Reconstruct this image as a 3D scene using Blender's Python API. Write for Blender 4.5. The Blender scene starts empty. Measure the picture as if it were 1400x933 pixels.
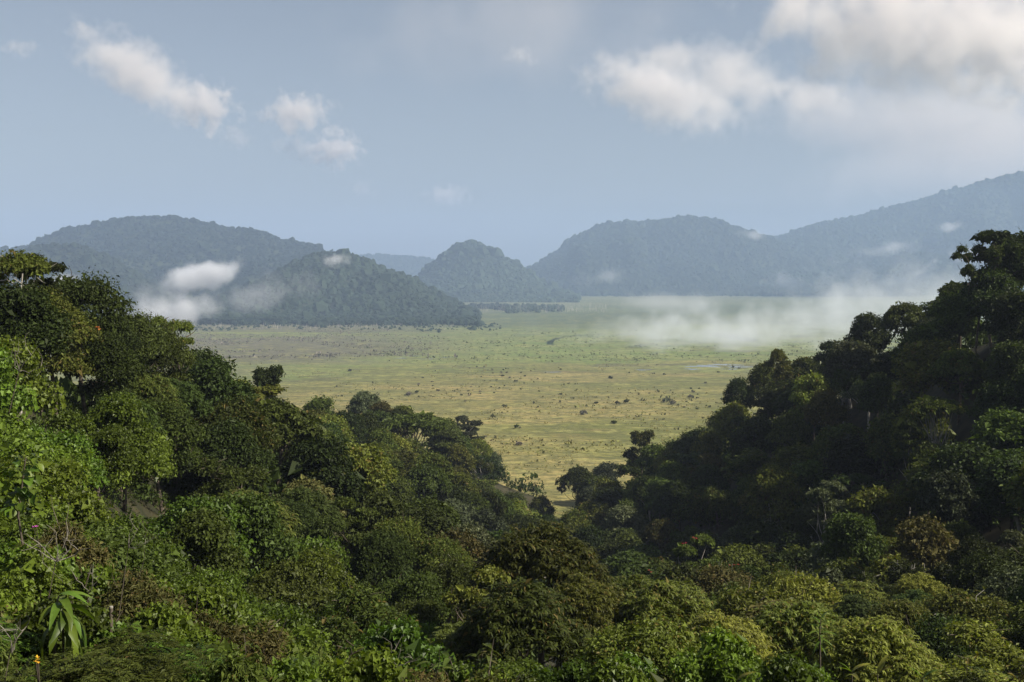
import bpy, bmesh, math, time
import numpy as np
from mathutils import Vector, Matrix

T0 = time.perf_counter()
rng = np.random.default_rng(7)
S = bpy.context.scene
COL = S.collection

# ------------------------------------------------------------------ camera
F, HY, CAMH = 1501.0, 370.0, 80.0          # focal length in photo pixels, row of the horizon, eye height over the marsh
PITCH = math.atan((466.5 - HY) / F)
cam_data = bpy.data.cameras.new("camera")
cam = bpy.data.objects.new("camera", cam_data)
COL.objects.link(cam)
cam_data.sensor_width = 36.0
cam_data.lens = 36.0 * F / 1400.0
cam_data.clip_start = 0.3
cam_data.clip_end = 120000.0
cam.location = (0, 0, CAMH)
cam.rotation_euler = (math.pi / 2 - PITCH, 0, 0)
S.camera = cam

# ------------------------------------------------------------------ sky, sun, exposure
SUN_EL, SUN_AZ = math.radians(41), math.radians(106)   # azimuth clockwise from the view direction (+Y)
world = bpy.data.worlds.new("World")
S.world = world
world.use_nodes = True
wn = world.node_tree.nodes
bg = wn["Background"]
sky = wn.new("ShaderNodeTexSky")
sky.sky_type = 'NISHITA'
sky.sun_disc = False
sky.sun_elevation = SUN_EL
sky.sun_rotation = SUN_AZ
sky.altitude = 600
sky.air_density = 1.0
sky.dust_density = 3.0
sky.ozone_density = 1.0
grey = wn.new("ShaderNodeHueSaturation")                # hazy air: paler sky
grey.inputs["Saturation"].default_value = 0.66
world.node_tree.links.new(sky.outputs[0], grey.inputs["Color"])
world.node_tree.links.new(grey.outputs[0], bg.inputs[0])
bg.inputs[1].default_value = 0.06
sun_data = bpy.data.lights.new("sun", 'SUN')
sun_data.energy = 5.0
sun_data.angle = math.radians(0.5)
sun_data.color = (1.0, 0.93, 0.80)
sun = bpy.data.objects.new("sun", sun_data)
COL.objects.link(sun)
sd = Vector((math.cos(SUN_EL) * math.sin(SUN_AZ), math.cos(SUN_EL) * math.cos(SUN_AZ), math.sin(SUN_EL)))
sun.rotation_euler = sd.to_track_quat('Z', 'Y').to_euler()
sun.location = sd * 300
S.view_settings.view_transform = 'Standard'
S.view_settings.look = 'None'
S.view_settings.exposure = 0.72
S.view_settings.gamma = 1.0
S.view_settings.use_curve_mapping = False
S.render.engine = 'CYCLES'
c = S.cycles
c.use_denoising = True
c.max_bounces = 6
c.diffuse_bounces = 2
c.glossy_bounces = 1
c.transmission_bounces = 3
c.transparent_max_bounces = 4
c.volume_bounces = 2
c.volume_step_rate = 0.5
c.caustics_reflective = False
c.caustics_refractive = False
c.sample_clamp_indirect = 4.0

# ------------------------------------------------------------------ helpers
def P(px, py, d):
    """World point at depth d (metres along +Y) seen at photo pixel px, py."""
    u, v = (np.asarray(px, float) - 700) / F, (466.5 - np.asarray(py, float)) / F
    dy = math.cos(PITCH) + v * math.sin(PITCH)
    dz = -math.sin(PITCH) + v * math.cos(PITCH)
    return np.stack(np.broadcast_arrays(u / dy * d, np.asarray(d, float) + 0 * u, CAMH + dz / dy * d), -1)

def project(p):
    p = np.asarray(p, float) - (0, 0, CAMH)
    cp, sp = math.cos(PITCH), math.sin(PITCH)
    zf = p[..., 1] * cp - p[..., 2] * sp
    up = p[..., 1] * sp + p[..., 2] * cp
    return 700 + F * p[..., 0] / zf, 466.5 - F * up / zf, zf

def mesh_np(name, V, T, mats=(), tint=None, smooth=False, mat_idx=None):
    me = bpy.data.meshes.new(name)
    V = np.ascontiguousarray(V, np.float32); T = np.ascontiguousarray(T, np.int32)
    nv, nt = len(V), len(T)
    me.vertices.add(nv); me.vertices.foreach_set("co", V.ravel())
    me.loops.add(nt * 3); me.loops.foreach_set("vertex_index", T.ravel())
    me.polygons.add(nt)
    me.polygons.foreach_set("loop_start", np.arange(0, nt * 3, 3, dtype=np.int32))
    me.polygons.foreach_set("use_smooth", np.full(nt, smooth))
    if mat_idx is not None:
        me.polygons.foreach_set("material_index", np.ascontiguousarray(mat_idx, np.int32))
    if tint is not None:
        a = me.attributes.new("tint", 'FLOAT', 'FACE')
        a.data.foreach_set("value", np.ascontiguousarray(tint, np.float32))
    for m in mats:
        me.materials.append(m)
    me.update(calc_edges=True)
    return me

def obj(name, me, parent=None, **props):
    o = bpy.data.objects.new(name, me)
    COL.objects.link(o)
    if parent: o.parent = parent
    for k, v in props.items():
        o[k] = v
    return o

def thing(name, label, cat, loc=(0, 0, 0), group=None):
    o = bpy.data.objects.new(name, None)
    COL.objects.link(o)
    o.empty_display_size = 0.3
    o.location = loc
    o['label'] = label; o['category'] = cat
    if group: o['group'] = group
    return o

def cat_parts(parts):
    """Concatenate (V, T, tint) triples."""
    Vs, Ts, Cs, n = [], [], [], 0
    for V, T, C in parts:
        Vs.append(V); Ts.append(T + n); Cs.append(C); n += len(V)
    return np.concatenate(Vs), np.concatenate(Ts), np.concatenate(Cs)

def unit(v):
    return v / np.maximum(np.linalg.norm(v, axis=-1, keepdims=True), 1e-9)

def leaves(Pb, N, T, L, W, fold=0.25, droop=0.15, r=rng):
    """Two-triangle folded leaves: base points Pb, normals N, directions T."""
    N = unit(N); T = unit(T - N * np.sum(T * N, -1, keepdims=True)); Sd = np.cross(N, T)
    L = np.broadcast_to(np.asarray(L, float), (len(Pb),))[:, None]; W = np.broadcast_to(np.asarray(W, float), (len(Pb),))[:, None]
    m = Pb + T * L * 0.45
    V = np.stack([Pb, m + Sd * W / 2 + N * W * fold, Pb + T * L - N * L * droop, m - Sd * W / 2 + N * W * fold], 1).reshape(-1, 3)
    i = np.arange(len(Pb))[:, None] * 4
    Tt = np.concatenate([i + [[0, 2, 1]], i + [[0, 3, 2]]], 1).reshape(-1, 3)
    tint = np.repeat(r.random(len(Pb)), 2)
    return V, Tt, tint

def long_leaves(Pb, D, L, W, droop, r=rng):
    """Four-triangle arching leaves from Pb in direction D, tips bending down."""
    D = unit(D); up = np.array([0, 0, 1.0]) + 0 * D
    Sd = unit(np.cross(D, up) + 1e-4)
    L = np.broadcast_to(np.asarray(L, float), (len(Pb),))[:, None]; W = np.broadcast_to(np.asarray(W, float), (len(Pb),))[:, None]
    dr = np.broadcast_to(np.asarray(droop, float), (len(Pb),))[:, None]
    z = np.array([0, 0, 1.0])
    a = Pb + D * L * .35 - z * L * dr * .12
    b = Pb + D * L * .70 - z * L * dr * .50
    t = Pb + D * L * .95 - z * L * dr
    V = np.stack([Pb, a + Sd * W * .5, a - Sd * W * .5, b + Sd * W * .42, b - Sd * W * .42, t], 1).reshape(-1, 3)
    i = np.arange(len(Pb))[:, None] * 6
    Tt = np.concatenate([i + [[0, 1, 2]], i + [[1, 3, 4]], i + [[1, 4, 2]], i + [[3, 5, 4]]], 1).reshape(-1, 3)
    return V, Tt, np.repeat(r.random(len(Pb)), 4)

def tube(path, radii, sides=5):
    path = np.asarray(path, float); n = len(path)
    tan = unit(np.gradient(path, axis=0))
    ref = np.where(np.abs(tan[:, 2:3]) > 0.9, np.array([[1.0, 0, 0]]), np.array([[0, 0, 1.0]]))
    a = unit(np.cross(tan, ref)); b = np.cross(tan, a)
    th = np.linspace(0, 2 * math.pi, sides, endpoint=False)
    ring = (a[:, None] * np.cos(th)[None, :, None] + b[:, None] * np.sin(th)[None, :, None]) * np.asarray(radii)[:, None, None] + path[:, None]
    V = ring.reshape(-1, 3); T = []
    for i in range(n - 1):
        for j in range(sides):
            k = (j + 1) % sides
            p0, p1, p2, p3 = i * sides + j, i * sides + k, (i + 1) * sides + k, (i + 1) * sides + j
            T += [(p0, p1, p2), (p0, p2, p3)]
    T = np.array(T)
    return V, T, np.full(len(T), 0.5)

def branch(a, b, r0, r1, bend=0.12, n=4, r=rng, sides=5):
    a, b = np.asarray(a, float), np.asarray(b, float)
    t = np.linspace(0, 1, n)[:, None]
    L = np.linalg.norm(b - a)
    off = r.normal(0, bend * L, (1, 3)) * np.sin(t * math.pi) + r.normal(0, bend * L * .25, (n, 3)) * np.sin(t * math.pi)
    return tube(a + (b - a) * t + off, np.linspace(r0, r1, n), sides)

# value noise on numpy grids
def vnoise(x, y, seed=0):
    xi, yi = np.floor(x).astype(np.int64), np.floor(y).astype(np.int64)
    fx, fy = x - xi, y - yi
    fx, fy = fx * fx * (3 - 2 * fx), fy * fy * (3 - 2 * fy)
    def h(i, j):
        n = (i * 374761393 + j * 668265263 + seed * 974634777) & 0x7fffffff
        n = ((n ^ (n >> 13)) * 1274126177) & 0x7fffffff
        return ((n ^ (n >> 16)) & 0xffff) / 65535.0
    return (h(xi, yi) * (1 - fx) + h(xi + 1, yi) * fx) * (1 - fy) + (h(xi, yi + 1) * (1 - fx) + h(xi + 1, yi + 1) * fx) * fy

def fbm(x, y, seed=0, oct=4):
    s, a, f = 0, .5, 1.0
    for k in range(oct):
        s = s + a * vnoise(x * f, y * f, seed + k); a *= .5; f *= 2.03
    return s

# ------------------------------------------------------------------ materials
def new_mat(name):
    m = bpy.data.materials.new(name); m.use_nodes = True
    m.node_tree.nodes.clear()
    return m, m.node_tree.nodes, m.node_tree.links

def leaf_mat(name, col, var=0.5, hue=0.02, rough=0.45, spec=0.35, trans=0.3, trans_col=None, blemish=None):
    m, n, l = new_mat(name)
    out = n.new("ShaderNodeOutputMaterial")
    at = n.new("ShaderNodeAttribute"); at.attribute_name = "tint"
    oi = n.new("ShaderNodeObjectInfo")
    hsv = n.new("ShaderNodeHueSaturation"); hsv.inputs["Color"].default_value = (*col, 1)
    mr = n.new("ShaderNodeMapRange"); mr.inputs[3].default_value = 1 - var; mr.inputs[4].default_value = 1 + var
    l.new(at.outputs["Fac"], mr.inputs[0])
    mo = n.new("ShaderNodeMapRange"); mo.inputs[3].default_value = .55; mo.inputs[4].default_value = 1.5
    l.new(oi.outputs["Random"], mo.inputs[0])
    mu = n.new("ShaderNodeMath"); mu.operation = 'MULTIPLY'
    l.new(mr.outputs[0], mu.inputs[0]); l.new(mo.outputs[0], mu.inputs[1]); l.new(mu.outputs[0], hsv.inputs["Value"])
    mh = n.new("ShaderNodeMapRange"); mh.inputs[3].default_value = .5 - hue; mh.inputs[4].default_value = .5 + hue
    wv = n.new("ShaderNodeMath"); wv.operation = 'FRACT'
    wm = n.new("ShaderNodeMath"); wm.operation = 'MULTIPLY'; wm.inputs[1].default_value = 7.31
    l.new(oi.outputs["Random"], wm.inputs[0]); l.new(wm.outputs[0], wv.inputs[0]); l.new(wv.outputs[0], mh.inputs[0])
    l.new(mh.outputs[0], hsv.inputs["Hue"])
    colour = hsv.outputs[0]
    if blemish:                                            # a share of dry or flushing leaves
        gt = n.new("ShaderNodeMath"); gt.operation = 'GREATER_THAN'; gt.inputs[1].default_value = 1 - blemish[1]
        l.new(at.outputs["Fac"], gt.inputs[0])
        mx = n.new("ShaderNodeMix"); mx.data_type = 'RGBA'
        l.new(gt.outputs[0], mx.inputs[0]); l.new(colour, mx.inputs[6]); mx.inputs[7].default_value = (*blemish[0], 1)
        colour = mx.outputs[2]
    pb = n.new("ShaderNodeBsdfPrincipled")
    l.new(colour, pb.inputs["Base Color"]); pb.inputs["Roughness"].default_value = rough
    pb.inputs["Specular IOR Level"].default_value = spec
    tr = n.new("ShaderNodeBsdfTranslucent")
    tm = n.new("ShaderNodeMix"); tm.data_type = 'RGBA'; tm.blend_type = 'MULTIPLY'; tm.inputs[0].default_value = 1
    l.new(colour, tm.inputs[6]); tm.inputs[7].default_value = (*(trans_col or (1.25, 1.3, .4)), 1)
    l.new(tm.outputs[2], tr.inputs[0])
    ms = n.new("ShaderNodeMixShader"); ms.inputs[0].default_value = trans
    l.new(pb.outputs[0], ms.inputs[1]); l.new(tr.outputs[0], ms.inputs[2]); l.new(ms.outputs[0], out.inputs[0])
    return m

def rough_mat(name, c1, c2, scale=3.0, rough=0.85, spec=0.2, detail=5):
    m, n, l = new_mat(name)
    out = n.new("ShaderNodeOutputMaterial"); pb = n.new("ShaderNodeBsdfPrincipled")
    tc = n.new("ShaderNodeTexCoord"); no = n.new("ShaderNodeTexNoise"); cr = n.new("ShaderNodeValToRGB")
    no.inputs["Scale"].default_value = scale; no.inputs["Detail"].default_value = detail
    cr.color_ramp.elements[0].position = .35; cr.color_ramp.elements[1].position = .65
    cr.color_ramp.elements[0].color = (*c1, 1); cr.color_ramp.elements[1].color = (*c2, 1)
    l.new(tc.outputs["Object"], no.inputs["Vector"]); l.new(no.outputs[0], cr.inputs[0]); l.new(cr.outputs[0], pb.inputs["Base Color"])
    pb.inputs["Roughness"].default_value = rough; pb.inputs["Specular IOR Level"].default_value = spec
    l.new(pb.outputs[0], out.inputs[0])
    return m

M = {}
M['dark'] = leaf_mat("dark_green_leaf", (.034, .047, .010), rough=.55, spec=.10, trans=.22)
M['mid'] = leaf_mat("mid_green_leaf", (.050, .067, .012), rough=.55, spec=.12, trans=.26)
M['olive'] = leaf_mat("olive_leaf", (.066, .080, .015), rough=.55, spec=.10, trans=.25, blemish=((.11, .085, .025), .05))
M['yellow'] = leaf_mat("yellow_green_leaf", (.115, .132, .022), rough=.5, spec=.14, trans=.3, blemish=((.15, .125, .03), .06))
M['bright'] = leaf_mat("bright_green_leaf", (.074, .108, .012), rough=.45, spec=.2, trans=.33)
M['brown'] = leaf_mat("brownish_leaf", (.072, .068, .022), rough=.6, spec=.08, trans=.2, hue=.015, blemish=((.095, .072, .025), .12))
M['grey'] = leaf_mat("grey_green_leaf", (.060, .070, .034), rough=.6, spec=.1, trans=.2)
M['big'] = leaf_mat("large_leaf", (.085, .130, .016), rough=.42, spec=.22, trans=.4)
M['gold'] = leaf_mat("yellow_leaf", (.22, .20, .035), rough=.4, spec=.4, trans=.4, blemish=((.25, .10, .03), .2))
M['bark'] = rough_mat("brown_bark", (.055, .042, .030), (.12, .10, .075), 2.5)
M['pale_bark'] = rough_mat("pale_bark", (.22, .20, .17), (.42, .39, .34), 2.0)
M['grey_bark'] = rough_mat("grey_dead_bark", (.12, .105, .085), (.24, .215, .18), 2.0)
M['soil'] = rough_mat("leaf_litter_soil", (.020, .022, .010), (.045, .038, .018), .5)
M['red_petal'] = leaf_mat("red_petal", (.26, .022, .016), trans=.3, trans_col=(1, 1, 1))
M['pink_petal'] = leaf_mat("pink_petal", (.55, .12, .42), trans=.3, trans_col=(1, 1, 1))
M['yellow_petal'] = leaf_mat("yellow_petal", (.60, .36, .03), trans=.3, trans_col=(1, 1, 1))
M['orange_petal'] = leaf_mat("orange_petal", (.5, .19, .05), trans=.3, trans_col=(1, 1, 1))

# ------------------------------------------------------------------ setting: near slopes (thin-plate sheet through estimated points, unseen ones included)
def tree_h(d):
    return np.interp(d, [0, 8, 15, 30, 60, 100, 180, 400], [1.0, 1.8, 2.6, 4.2, 8.0, 11.0, 14.0, 15.0])

CANOPY = [  # photo column, row and depth of the canopy surface
    (20, 372, 76), (60, 385, 82), (150, 438, 98), (300, 487, 140), (340, 515, 165), (430, 552, 240), (470, 560, 270), (600, 575, 340), (680, 630, 405), (700, 682, 345), (745, 682, 335),
    (0, 365, 75), (0, 480, 58), (0, 600, 38), (0, 760, 22), (0, 900, 15), (100, 430, 85), (90, 560, 55), (100, 800, 24),
    (250, 470, 115), (200, 560, 70), (250, 620, 80), (250, 760, 45), (250, 900, 25), (380, 555, 190), (350, 650, 92), (330, 800, 48),
    (440, 640, 165), (500, 562, 290), (500, 700, 105), (480, 800, 62), (500, 880, 38), (550, 572, 310), (560, 690, 200), (640, 582, 385),
    (690, 655, 420), (660, 700, 300), (640, 760, 95), (740, 745, 68), (700, 860, 45), (800, 800, 62), (880, 815, 57),
    (720, 720, 300), (1400, 330, 185), (1300, 405, 215), (1200, 440, 245), (1080, 500, 280), (1000, 550, 300), (880, 610, 325), (770, 655, 350),
    (1270, 590, 165), (1100, 650, 200), (950, 700, 220), (850, 690, 260), (1000, 760, 150), (1300, 760, 95), (1400, 520, 150),
    (1400, 700, 105), (1400, 880, 58), (1100, 840, 46), (1230, 880, 42), (1000, 880, 36), (800, 920, 30), (1380, 930, 45), (700, 932, 28)]
pts, zs = [], []
for px, py, d in CANOPY:
    p = P(px, py, d); pts.append(p[:2]); zs.append(p[2] - tree_h(d))
for x, y, z in [(0, 0, 78.2), (-14, 0, 78.5), (16, 0, 77), (0, -30, 84), (-60, 30, 76), (-75, 100, 52), (-85, 200, 25), (-90, 330, 2),
                (-70, 420, -3), (-30, 450, -3), (10, 430, -4), (60, 400, -2), (110, 340, 22), (130, 260, 62), (125, 185, 71), (150, 130, 80),  # unseen rise on the right: heights tuned for the shade it throws
                (95, 95, 80), (62, 45, 66), (-130, 200, 0), (190, 300, 60), (200, 160, 96), (150, 400, -3), (25, 15, 71), (-140, 60, 60), (190, 30, 70)]:
    pts.append((x, y)); zs.append(z)
pts = np.array(pts); zs = np.array(zs)
def _U(r2): return np.where(r2 > 1e-9, .5 * r2 * np.log(np.maximum(r2, 1e-9)), 0)
NP_ = len(pts)
D2 = ((pts[:, None] - pts[None]) ** 2).sum(-1)
A = np.zeros((NP_ + 3, NP_ + 3)); A[:NP_, :NP_] = _U(D2) + np.eye(NP_) * 60.0
A[:NP_, NP_] = 1; A[:NP_, NP_ + 1:] = pts; A[NP_, :NP_] = 1; A[NP_ + 1:, :NP_] = pts.T
SOL = np.linalg.solve(A, np.concatenate([zs, [0, 0, 0]]))
def ground(x, y):
    x, y = np.asarray(x, float), np.asarray(y, float)
    sh = x.shape; q = np.stack([x.ravel(), y.ravel()], -1)
    out = np.empty(len(q))
    for i in range(0, len(q), 20000):
        k = q[i:i + 20000]
        out[i:i + 20000] = _U(((k[:, None] - pts[None]) ** 2).sum(-1)) @ SOL[:NP_] + SOL[NP_] + k @ SOL[NP_ + 1:]
    return np.maximum(out, -6).reshape(sh)

def grid_mesh(X, Y, Z):
    ny, nx = X.shape
    V = np.stack([X, Y, Z], -1).reshape(-1, 3)
    i = (np.arange(ny - 1)[:, None] * nx + np.arange(nx - 1)[None]).ravel()
    T = np.concatenate([np.stack([i, i + 1, i + nx + 1], -1), np.stack([i, i + nx + 1, i + nx], -1)])
    return V, T

X, Y = np.meshgrid(np.linspace(-130, 190, 150), np.linspace(-25, 470, 210))
Z = ground(X, Y) + (fbm(X * .15, Y * .15, 3) - .5) * 1.2
Z = np.where(Z < .3, np.minimum(Z, .3) - 1.0, Z)
V, T = grid_mesh(X, Y, Z)
obj("hillside", mesh_np("hillside", V, T, [M['soil']], smooth=True), kind="structure", label="steep forest floor of the two spurs below the viewpoint")

# ------------------------------------------------------------------ setting: marsh
def marsh_mat():
    m, n, l = new_mat("marsh_vegetation")
    out = n.new("ShaderNodeOutputMaterial"); pb = n.new("ShaderNodeBsdfPrincipled")
    geo = n.new("ShaderNodeNewGeometry")
    def noise(scale, sx=1, sy=1, detail=5, rough=.55, off=0):
        mp = n.new("ShaderNodeMapping"); mp.inputs["Scale"].default_value = (sx * scale, sy * scale, scale); mp.inputs["Location"].default_value = (off, off * .7, 0)
        t = n.new("ShaderNodeTexNoise"); t.inputs["Scale"].default_value = 1; t.inputs["Detail"].default_value = detail; t.inputs["Roughness"].default_value = rough
        l.new(geo.outputs["Position"], mp.inputs[0]); l.new(mp.outputs[0], t.inputs["Vector"]); return t.outputs[0]
    def ramp(f, a, b, lo=0, hi=1):
        r = n.new("ShaderNodeMapRange"); r.interpolation_type = 'SMOOTHSTEP'
        r.inputs[1].default_value = a; r.inputs[2].default_value = b; r.inputs[3].default_value = lo; r.inputs[4].default_value = hi
        l.new(f, r.inputs[0]); return r.outputs[0]
    def mix(f, a, b):
        x = n.new("ShaderNodeMix"); x.data_type = 'RGBA'; l.new(f, x.inputs[0])
        for s, v in ((6, a), (7, b)):
            if isinstance(v, tuple): x.inputs[s].default_value = (*v, 1)
            else: l.new(v, x.inputs[s])
        return x.outputs[2]
    def math_(op, a, b):
        x = n.new("ShaderNodeMath"); x.operation = op
        for s, v in ((0, a), (1, b)):
            if isinstance(v, (int, float)): x.inputs[s].default_value = v
            else: l.new(v, x.inputs[s])
        return x.outputs[0]
    sep = n.new("ShaderNodeSeparateXYZ"); l.new(geo.outputs["Position"], sep.inputs[0])
    x, y = sep.outputs[0], sep.outputs[1]
    wob = noise(.004, 1, 1, 4, .6, 3)
    ywob = math_('ADD', y, math_('MULTIPLY', math_('SUBTRACT', wob, .5), 700))
    ywob = math_('ADD', ywob, math_('MULTIPLY', x, -.25))
    # zones away from the viewpoint: straw sedge, fresh green sedge, dark floating mat
    straw = mix(ramp(noise(.03, .5, 1, 6, .65), .35, .65), (.240, .205, .068), (.345, .270, .105))
    straw = mix(ramp(noise(.011, .45, 1, 5, .6, 11), .44, .64), straw, (.150, .158, .042))
    straw = mix(ramp(noise(.045, .35, 1, 5, .7, 61), .52, .66, 0, .7), straw, (.090, .095, .034))
    straw = mix(ramp(noise(.017, .5, 1, 4, .6, 21), .62, .74), straw, (.230, .150, .070))
    green = mix(ramp(noise(.02, .35, 1, 6, .65, 5), .38, .62), (.150, .215, .048), (.240, .275, .080))
    dark = mix(ramp(noise(.012, .3, 1, 5, .6, 8), .4, .6), (.050, .085, .040), (.105, .140, .055))
    col = mix(ramp(ywob, 780, 980), straw, green)
    col = mix(ramp(ywob, 1420, 1560), col, dark)
    col = mix(ramp(ywob, 2250, 2700), col, mix(ramp(noise(.006, .3, 1, 5, .6, 9), .45, .6), (.18, .18, .08), (.10, .13, .06)))
    # grey-mauve dead sedge towards the left
    xl = math_('ADD', x, math_('MULTIPLY', math_('SUBTRACT', noise(.005, .5, 1, 4, .6, 31), .5), 500))
    lmask = math_('MULTIPLY', ramp(xl, 30, -240), ramp(ywob, 880, 1020))
    band = ramp(noise(.006, .25, 1, 5, .65, 41), .34, .50)
    col = mix(math_('MULTIPLY', lmask, band), col, mix(ramp(noise(.15, .5, 1, 4, .7, 2), .4, .6), (.090, .080, .070), (.19, .165, .125)))
    # wet muddy streaks
    streak = ramp(noise(.020, .30, 1, 7, .72, 55), .585, .70)
    col = mix(math_('MULTIPLY', streak, .7), col, (.085, .072, .045))
    edge = math_('SUBTRACT', 1, math_('MULTIPLY', math_('ABSOLUTE', math_('SUBTRACT', ywob, 880), 0), .018))
    col = mix(math_('MULTIPLY', ramp(edge, 0, 1), ramp(noise(.03, .6, 1, 6, .7, 71), .46, .58, 0, .75)), col, (.080, .070, .050))
    for sc_, off_, lo_, amt in ((.10, 83, .50, .55), (.045, 97, .52, .5), (.20, 15, .50, .55), (.018, 35, .55, .45)):
        col = mix(ramp(noise(sc_, .7, 1, 5, .72, off_), lo_, lo_ + .07, 0, amt), col, (.118, .118, .044))
    col = mix(ramp(noise(.075, .6, 1, 5, .7, 121), .53, .60, 0, .6), col, (.30, .28, .095))
    fine = noise(.30, .6, 1, 4, .75, 1)
    col = mix(ramp(fine, .40, .54, .62, 0), col, (.055, .060, .022))
    col = mix(ramp(noise(.06, .3, 1, 5, .75, 93), .54, .66, 0, .55), col, (.075, .080, .032))
    l.new(col, pb.inputs["Base Color"]); pb.inputs["Roughness"].default_value = .8; pb.inputs["Specular IOR Level"].default_value = .15
    bp = n.new("ShaderNodeBump"); bp.inputs["Strength"].default_value = .8; bp.inputs["Distance"].default_value = 1.2
    l.new(noise(.3, .7, 1, 4, .65, 77), bp.inputs["Height"]); l.new(bp.outputs[0], pb.inputs["Normal"])
    l.new(pb.outputs[0], out.inputs[0])
    return m
R_ = 14000
V = np.array([(-R_, -R_, 0), (R_, -R_, 0), (R_, R_, 0), (-R_, R_, 0)], float)
obj("marsh", mesh_np("marsh", V, np.array([(0, 1, 2), (0, 2, 3)]), [marsh_mat()]), kind="structure", label="wide flat marsh of straw and green sedge on the valley floor")

# ------------------------------------------------------------------ setting: far hills
M['hill'] = rough_mat("hill_forest_floor", (.018, .026, .012), (.035, .045, .018), .02)
M['hill_crown'] = leaf_mat("hill_tree_crown", (.022, .034, .019), var=.42, rough=.7, spec=.1, trans=.1)

def ico(sub):
    bm = bmesh.new(); bmesh.ops.create_icosphere(bm, subdivisions=sub, radius=1)
    V = np.array([v.co[:] for v in bm.verts]); T = np.array([[v.index for v in f.verts] for f in bm.faces]); bm.free()
    return V, T
ICO1, ICO2 = ico(1), ico(2)

def crown_variants(k, seed, sub=1):
    r = np.random.default_rng(seed); out = []
    for _ in range(k):
        a = np.arange(6) * math.pi / 3 + r.normal(0, .2, 6); b = np.arange(5) * 2 * math.pi / 5 + r.normal(0, .25, 5)
        q, w = r.uniform(.8, 1.15, 6), r.uniform(.45, .8, 5)
        V = np.concatenate([np.stack([q * np.cos(a), q * np.sin(a), r.uniform(-.45, .1, 6)], -1), np.stack([w * np.cos(b), w * np.sin(b), r.uniform(.5, .95, 5)], -1), [[r.normal(0, .2), r.normal(0, .2), r.uniform(.9, 1.15)]]])
        T = [(6 + m, 6 + (m + 1) % 5, 11) for m in range(5)] + [(m, (m + 1) % 6, 6 + min(m, 4)) for m in range(6)] + [((m + 1) % 6, 6 + (m + 1) % 5, 6 + m) for m in range(5)]
        out.append((V, np.array(T)))
    return out

def scatter_crowns(pos, rad, seed, flat=.8, sub=1):
    """One joined mesh of leafy domes at pos with radius rad."""
    r = np.random.default_rng(seed)
    var = crown_variants(6, seed, sub); which = r.integers(0, 6, len(pos)); parts = []
    for k, (V, T) in enumerate(var):
        p, q = pos[which == k], rad[which == k]
        if not len(p): continue
        a = r.uniform(0, 6.28, len(p)); ca, sa = np.cos(a), np.sin(a)
        sx = q * r.uniform(.8, 1.2, len(p)); sz = q * r.uniform(.7, 1.3, len(p)) * flat
        x = V[None, :, 0] * ca[:, None] - V[None, :, 1] * sa[:, None]; y = V[None, :, 0] * sa[:, None] + V[None, :, 1] * ca[:, None]
        W = np.stack([x * sx[:, None], y * sx[:, None], V[None, :, 2] * sz[:, None] + 0 * x], -1) + p[:, None]
        TT = (T[None] + (np.arange(len(p)) * len(V))[:, None, None]).reshape(-1, 3)
        c_ = np.clip(r.normal(.5, .22, len(p))[:, None] + r.uniform(-.12, .12, (len(p), len(T))), 0, 1)
        parts.append((W.reshape(-1, 3), TT, c_.ravel()))
    return cat_parts(parts)

def hill(label, prof, d_ridge, d_toe, d_back, seed, n_crowns, rad, spur=.46, toe_rows=None, face=1.25):
    """Hill whose skyline passes through the photo points prof; crowns make the forest on it."""
    prof = np.array(prof, float)
    px = np.linspace(prof[0, 0], prof[-1, 0], 160); nt = 70
    crown_top = rad * .9
    zr = P(px, np.interp(px, prof[:, 0], prof[:, 1]), d_ridge)[:, 2] - crown_top
    zr = np.maximum(zr, 0)
    def dd(t, px_):
        toe = d_toe if toe_rows is None else np.interp(px_, *toe_rows)
        return np.where(t < 1, toe + (d_ridge - toe) * t, d_ridge + (d_back - d_ridge) * (t - 1))
    def surf(px_, t):
        zz = np.interp(px_, px, zr)
        d = dd(t, px_)
        f = np.where(t < 1, np.clip(t, 0, 1) ** face, np.clip(2 - t, 0, 1) ** 1.2)
        x = (px_ - 700) / F * d
        nse = (fbm(x * .0045 + seed, d * .0024, seed, 4) - .47) * 2 - .9 * np.abs(vnoise(x * .006 + seed * 3, d * .0016, seed + 9) - .5)
        bump = np.clip(np.minimum(t, 1) * (1 - np.minimum(t, 1)) * 4, 0, 1)
        z = zz * np.clip(f + nse * spur * bump, 0, .985 + .015 * (np.abs(t - 1) < .02))
        return np.stack([x, d, z], -1)
    tt = np.concatenate([np.linspace(0, 1, nt), np.linspace(1.04, 2, 22)])
    G = surf(px[None, :] + 0 * tt[:, None], tt[:, None] + 0 * px[None, :])
    V, T = grid_mesh(G[..., 0], G[..., 1], G[..., 2] - .8)
    obj("hill", mesh_np("hill", V, T, [M['hill']], smooth=True), kind="structure", label=label)
    r = np.random.default_rng(seed); n_crowns = int(n_crowns * 1.55); rad *= .72
    t = np.concatenate([r.uniform(0, 1, n_crowns), np.full(n_crowns // 14, 1.0), r.uniform(1, 1.12, n_crowns // 16)])
    pc = r.uniform(prof[0, 0], prof[-1, 0], len(t))
    pos = surf(pc, t)
    q = rad * np.exp(r.normal(0, .40, len(t))) * (.7 + .3 * np.minimum(t, 1))
    pos[:, 2] += q * .15
    V, T, tint = scatter_crowns(pos, q, seed)
    vx = V[T[:, 0]]; tint = np.clip(tint * .6 + .8 * (fbm(vx[:, 0] * .012, vx[:, 1] * .008 + vx[:, 2] * .01, seed + 3) - .25), 0, 1)
    # stands of different trees: slow drift of tone over the slope
    o = obj("hill_forest", mesh_np("hill_forest", V, T, [M['hill_crown']], tint=tint), kind="stuff", label="unbroken rainforest covering the " + label, category="forest")
    return o

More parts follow.
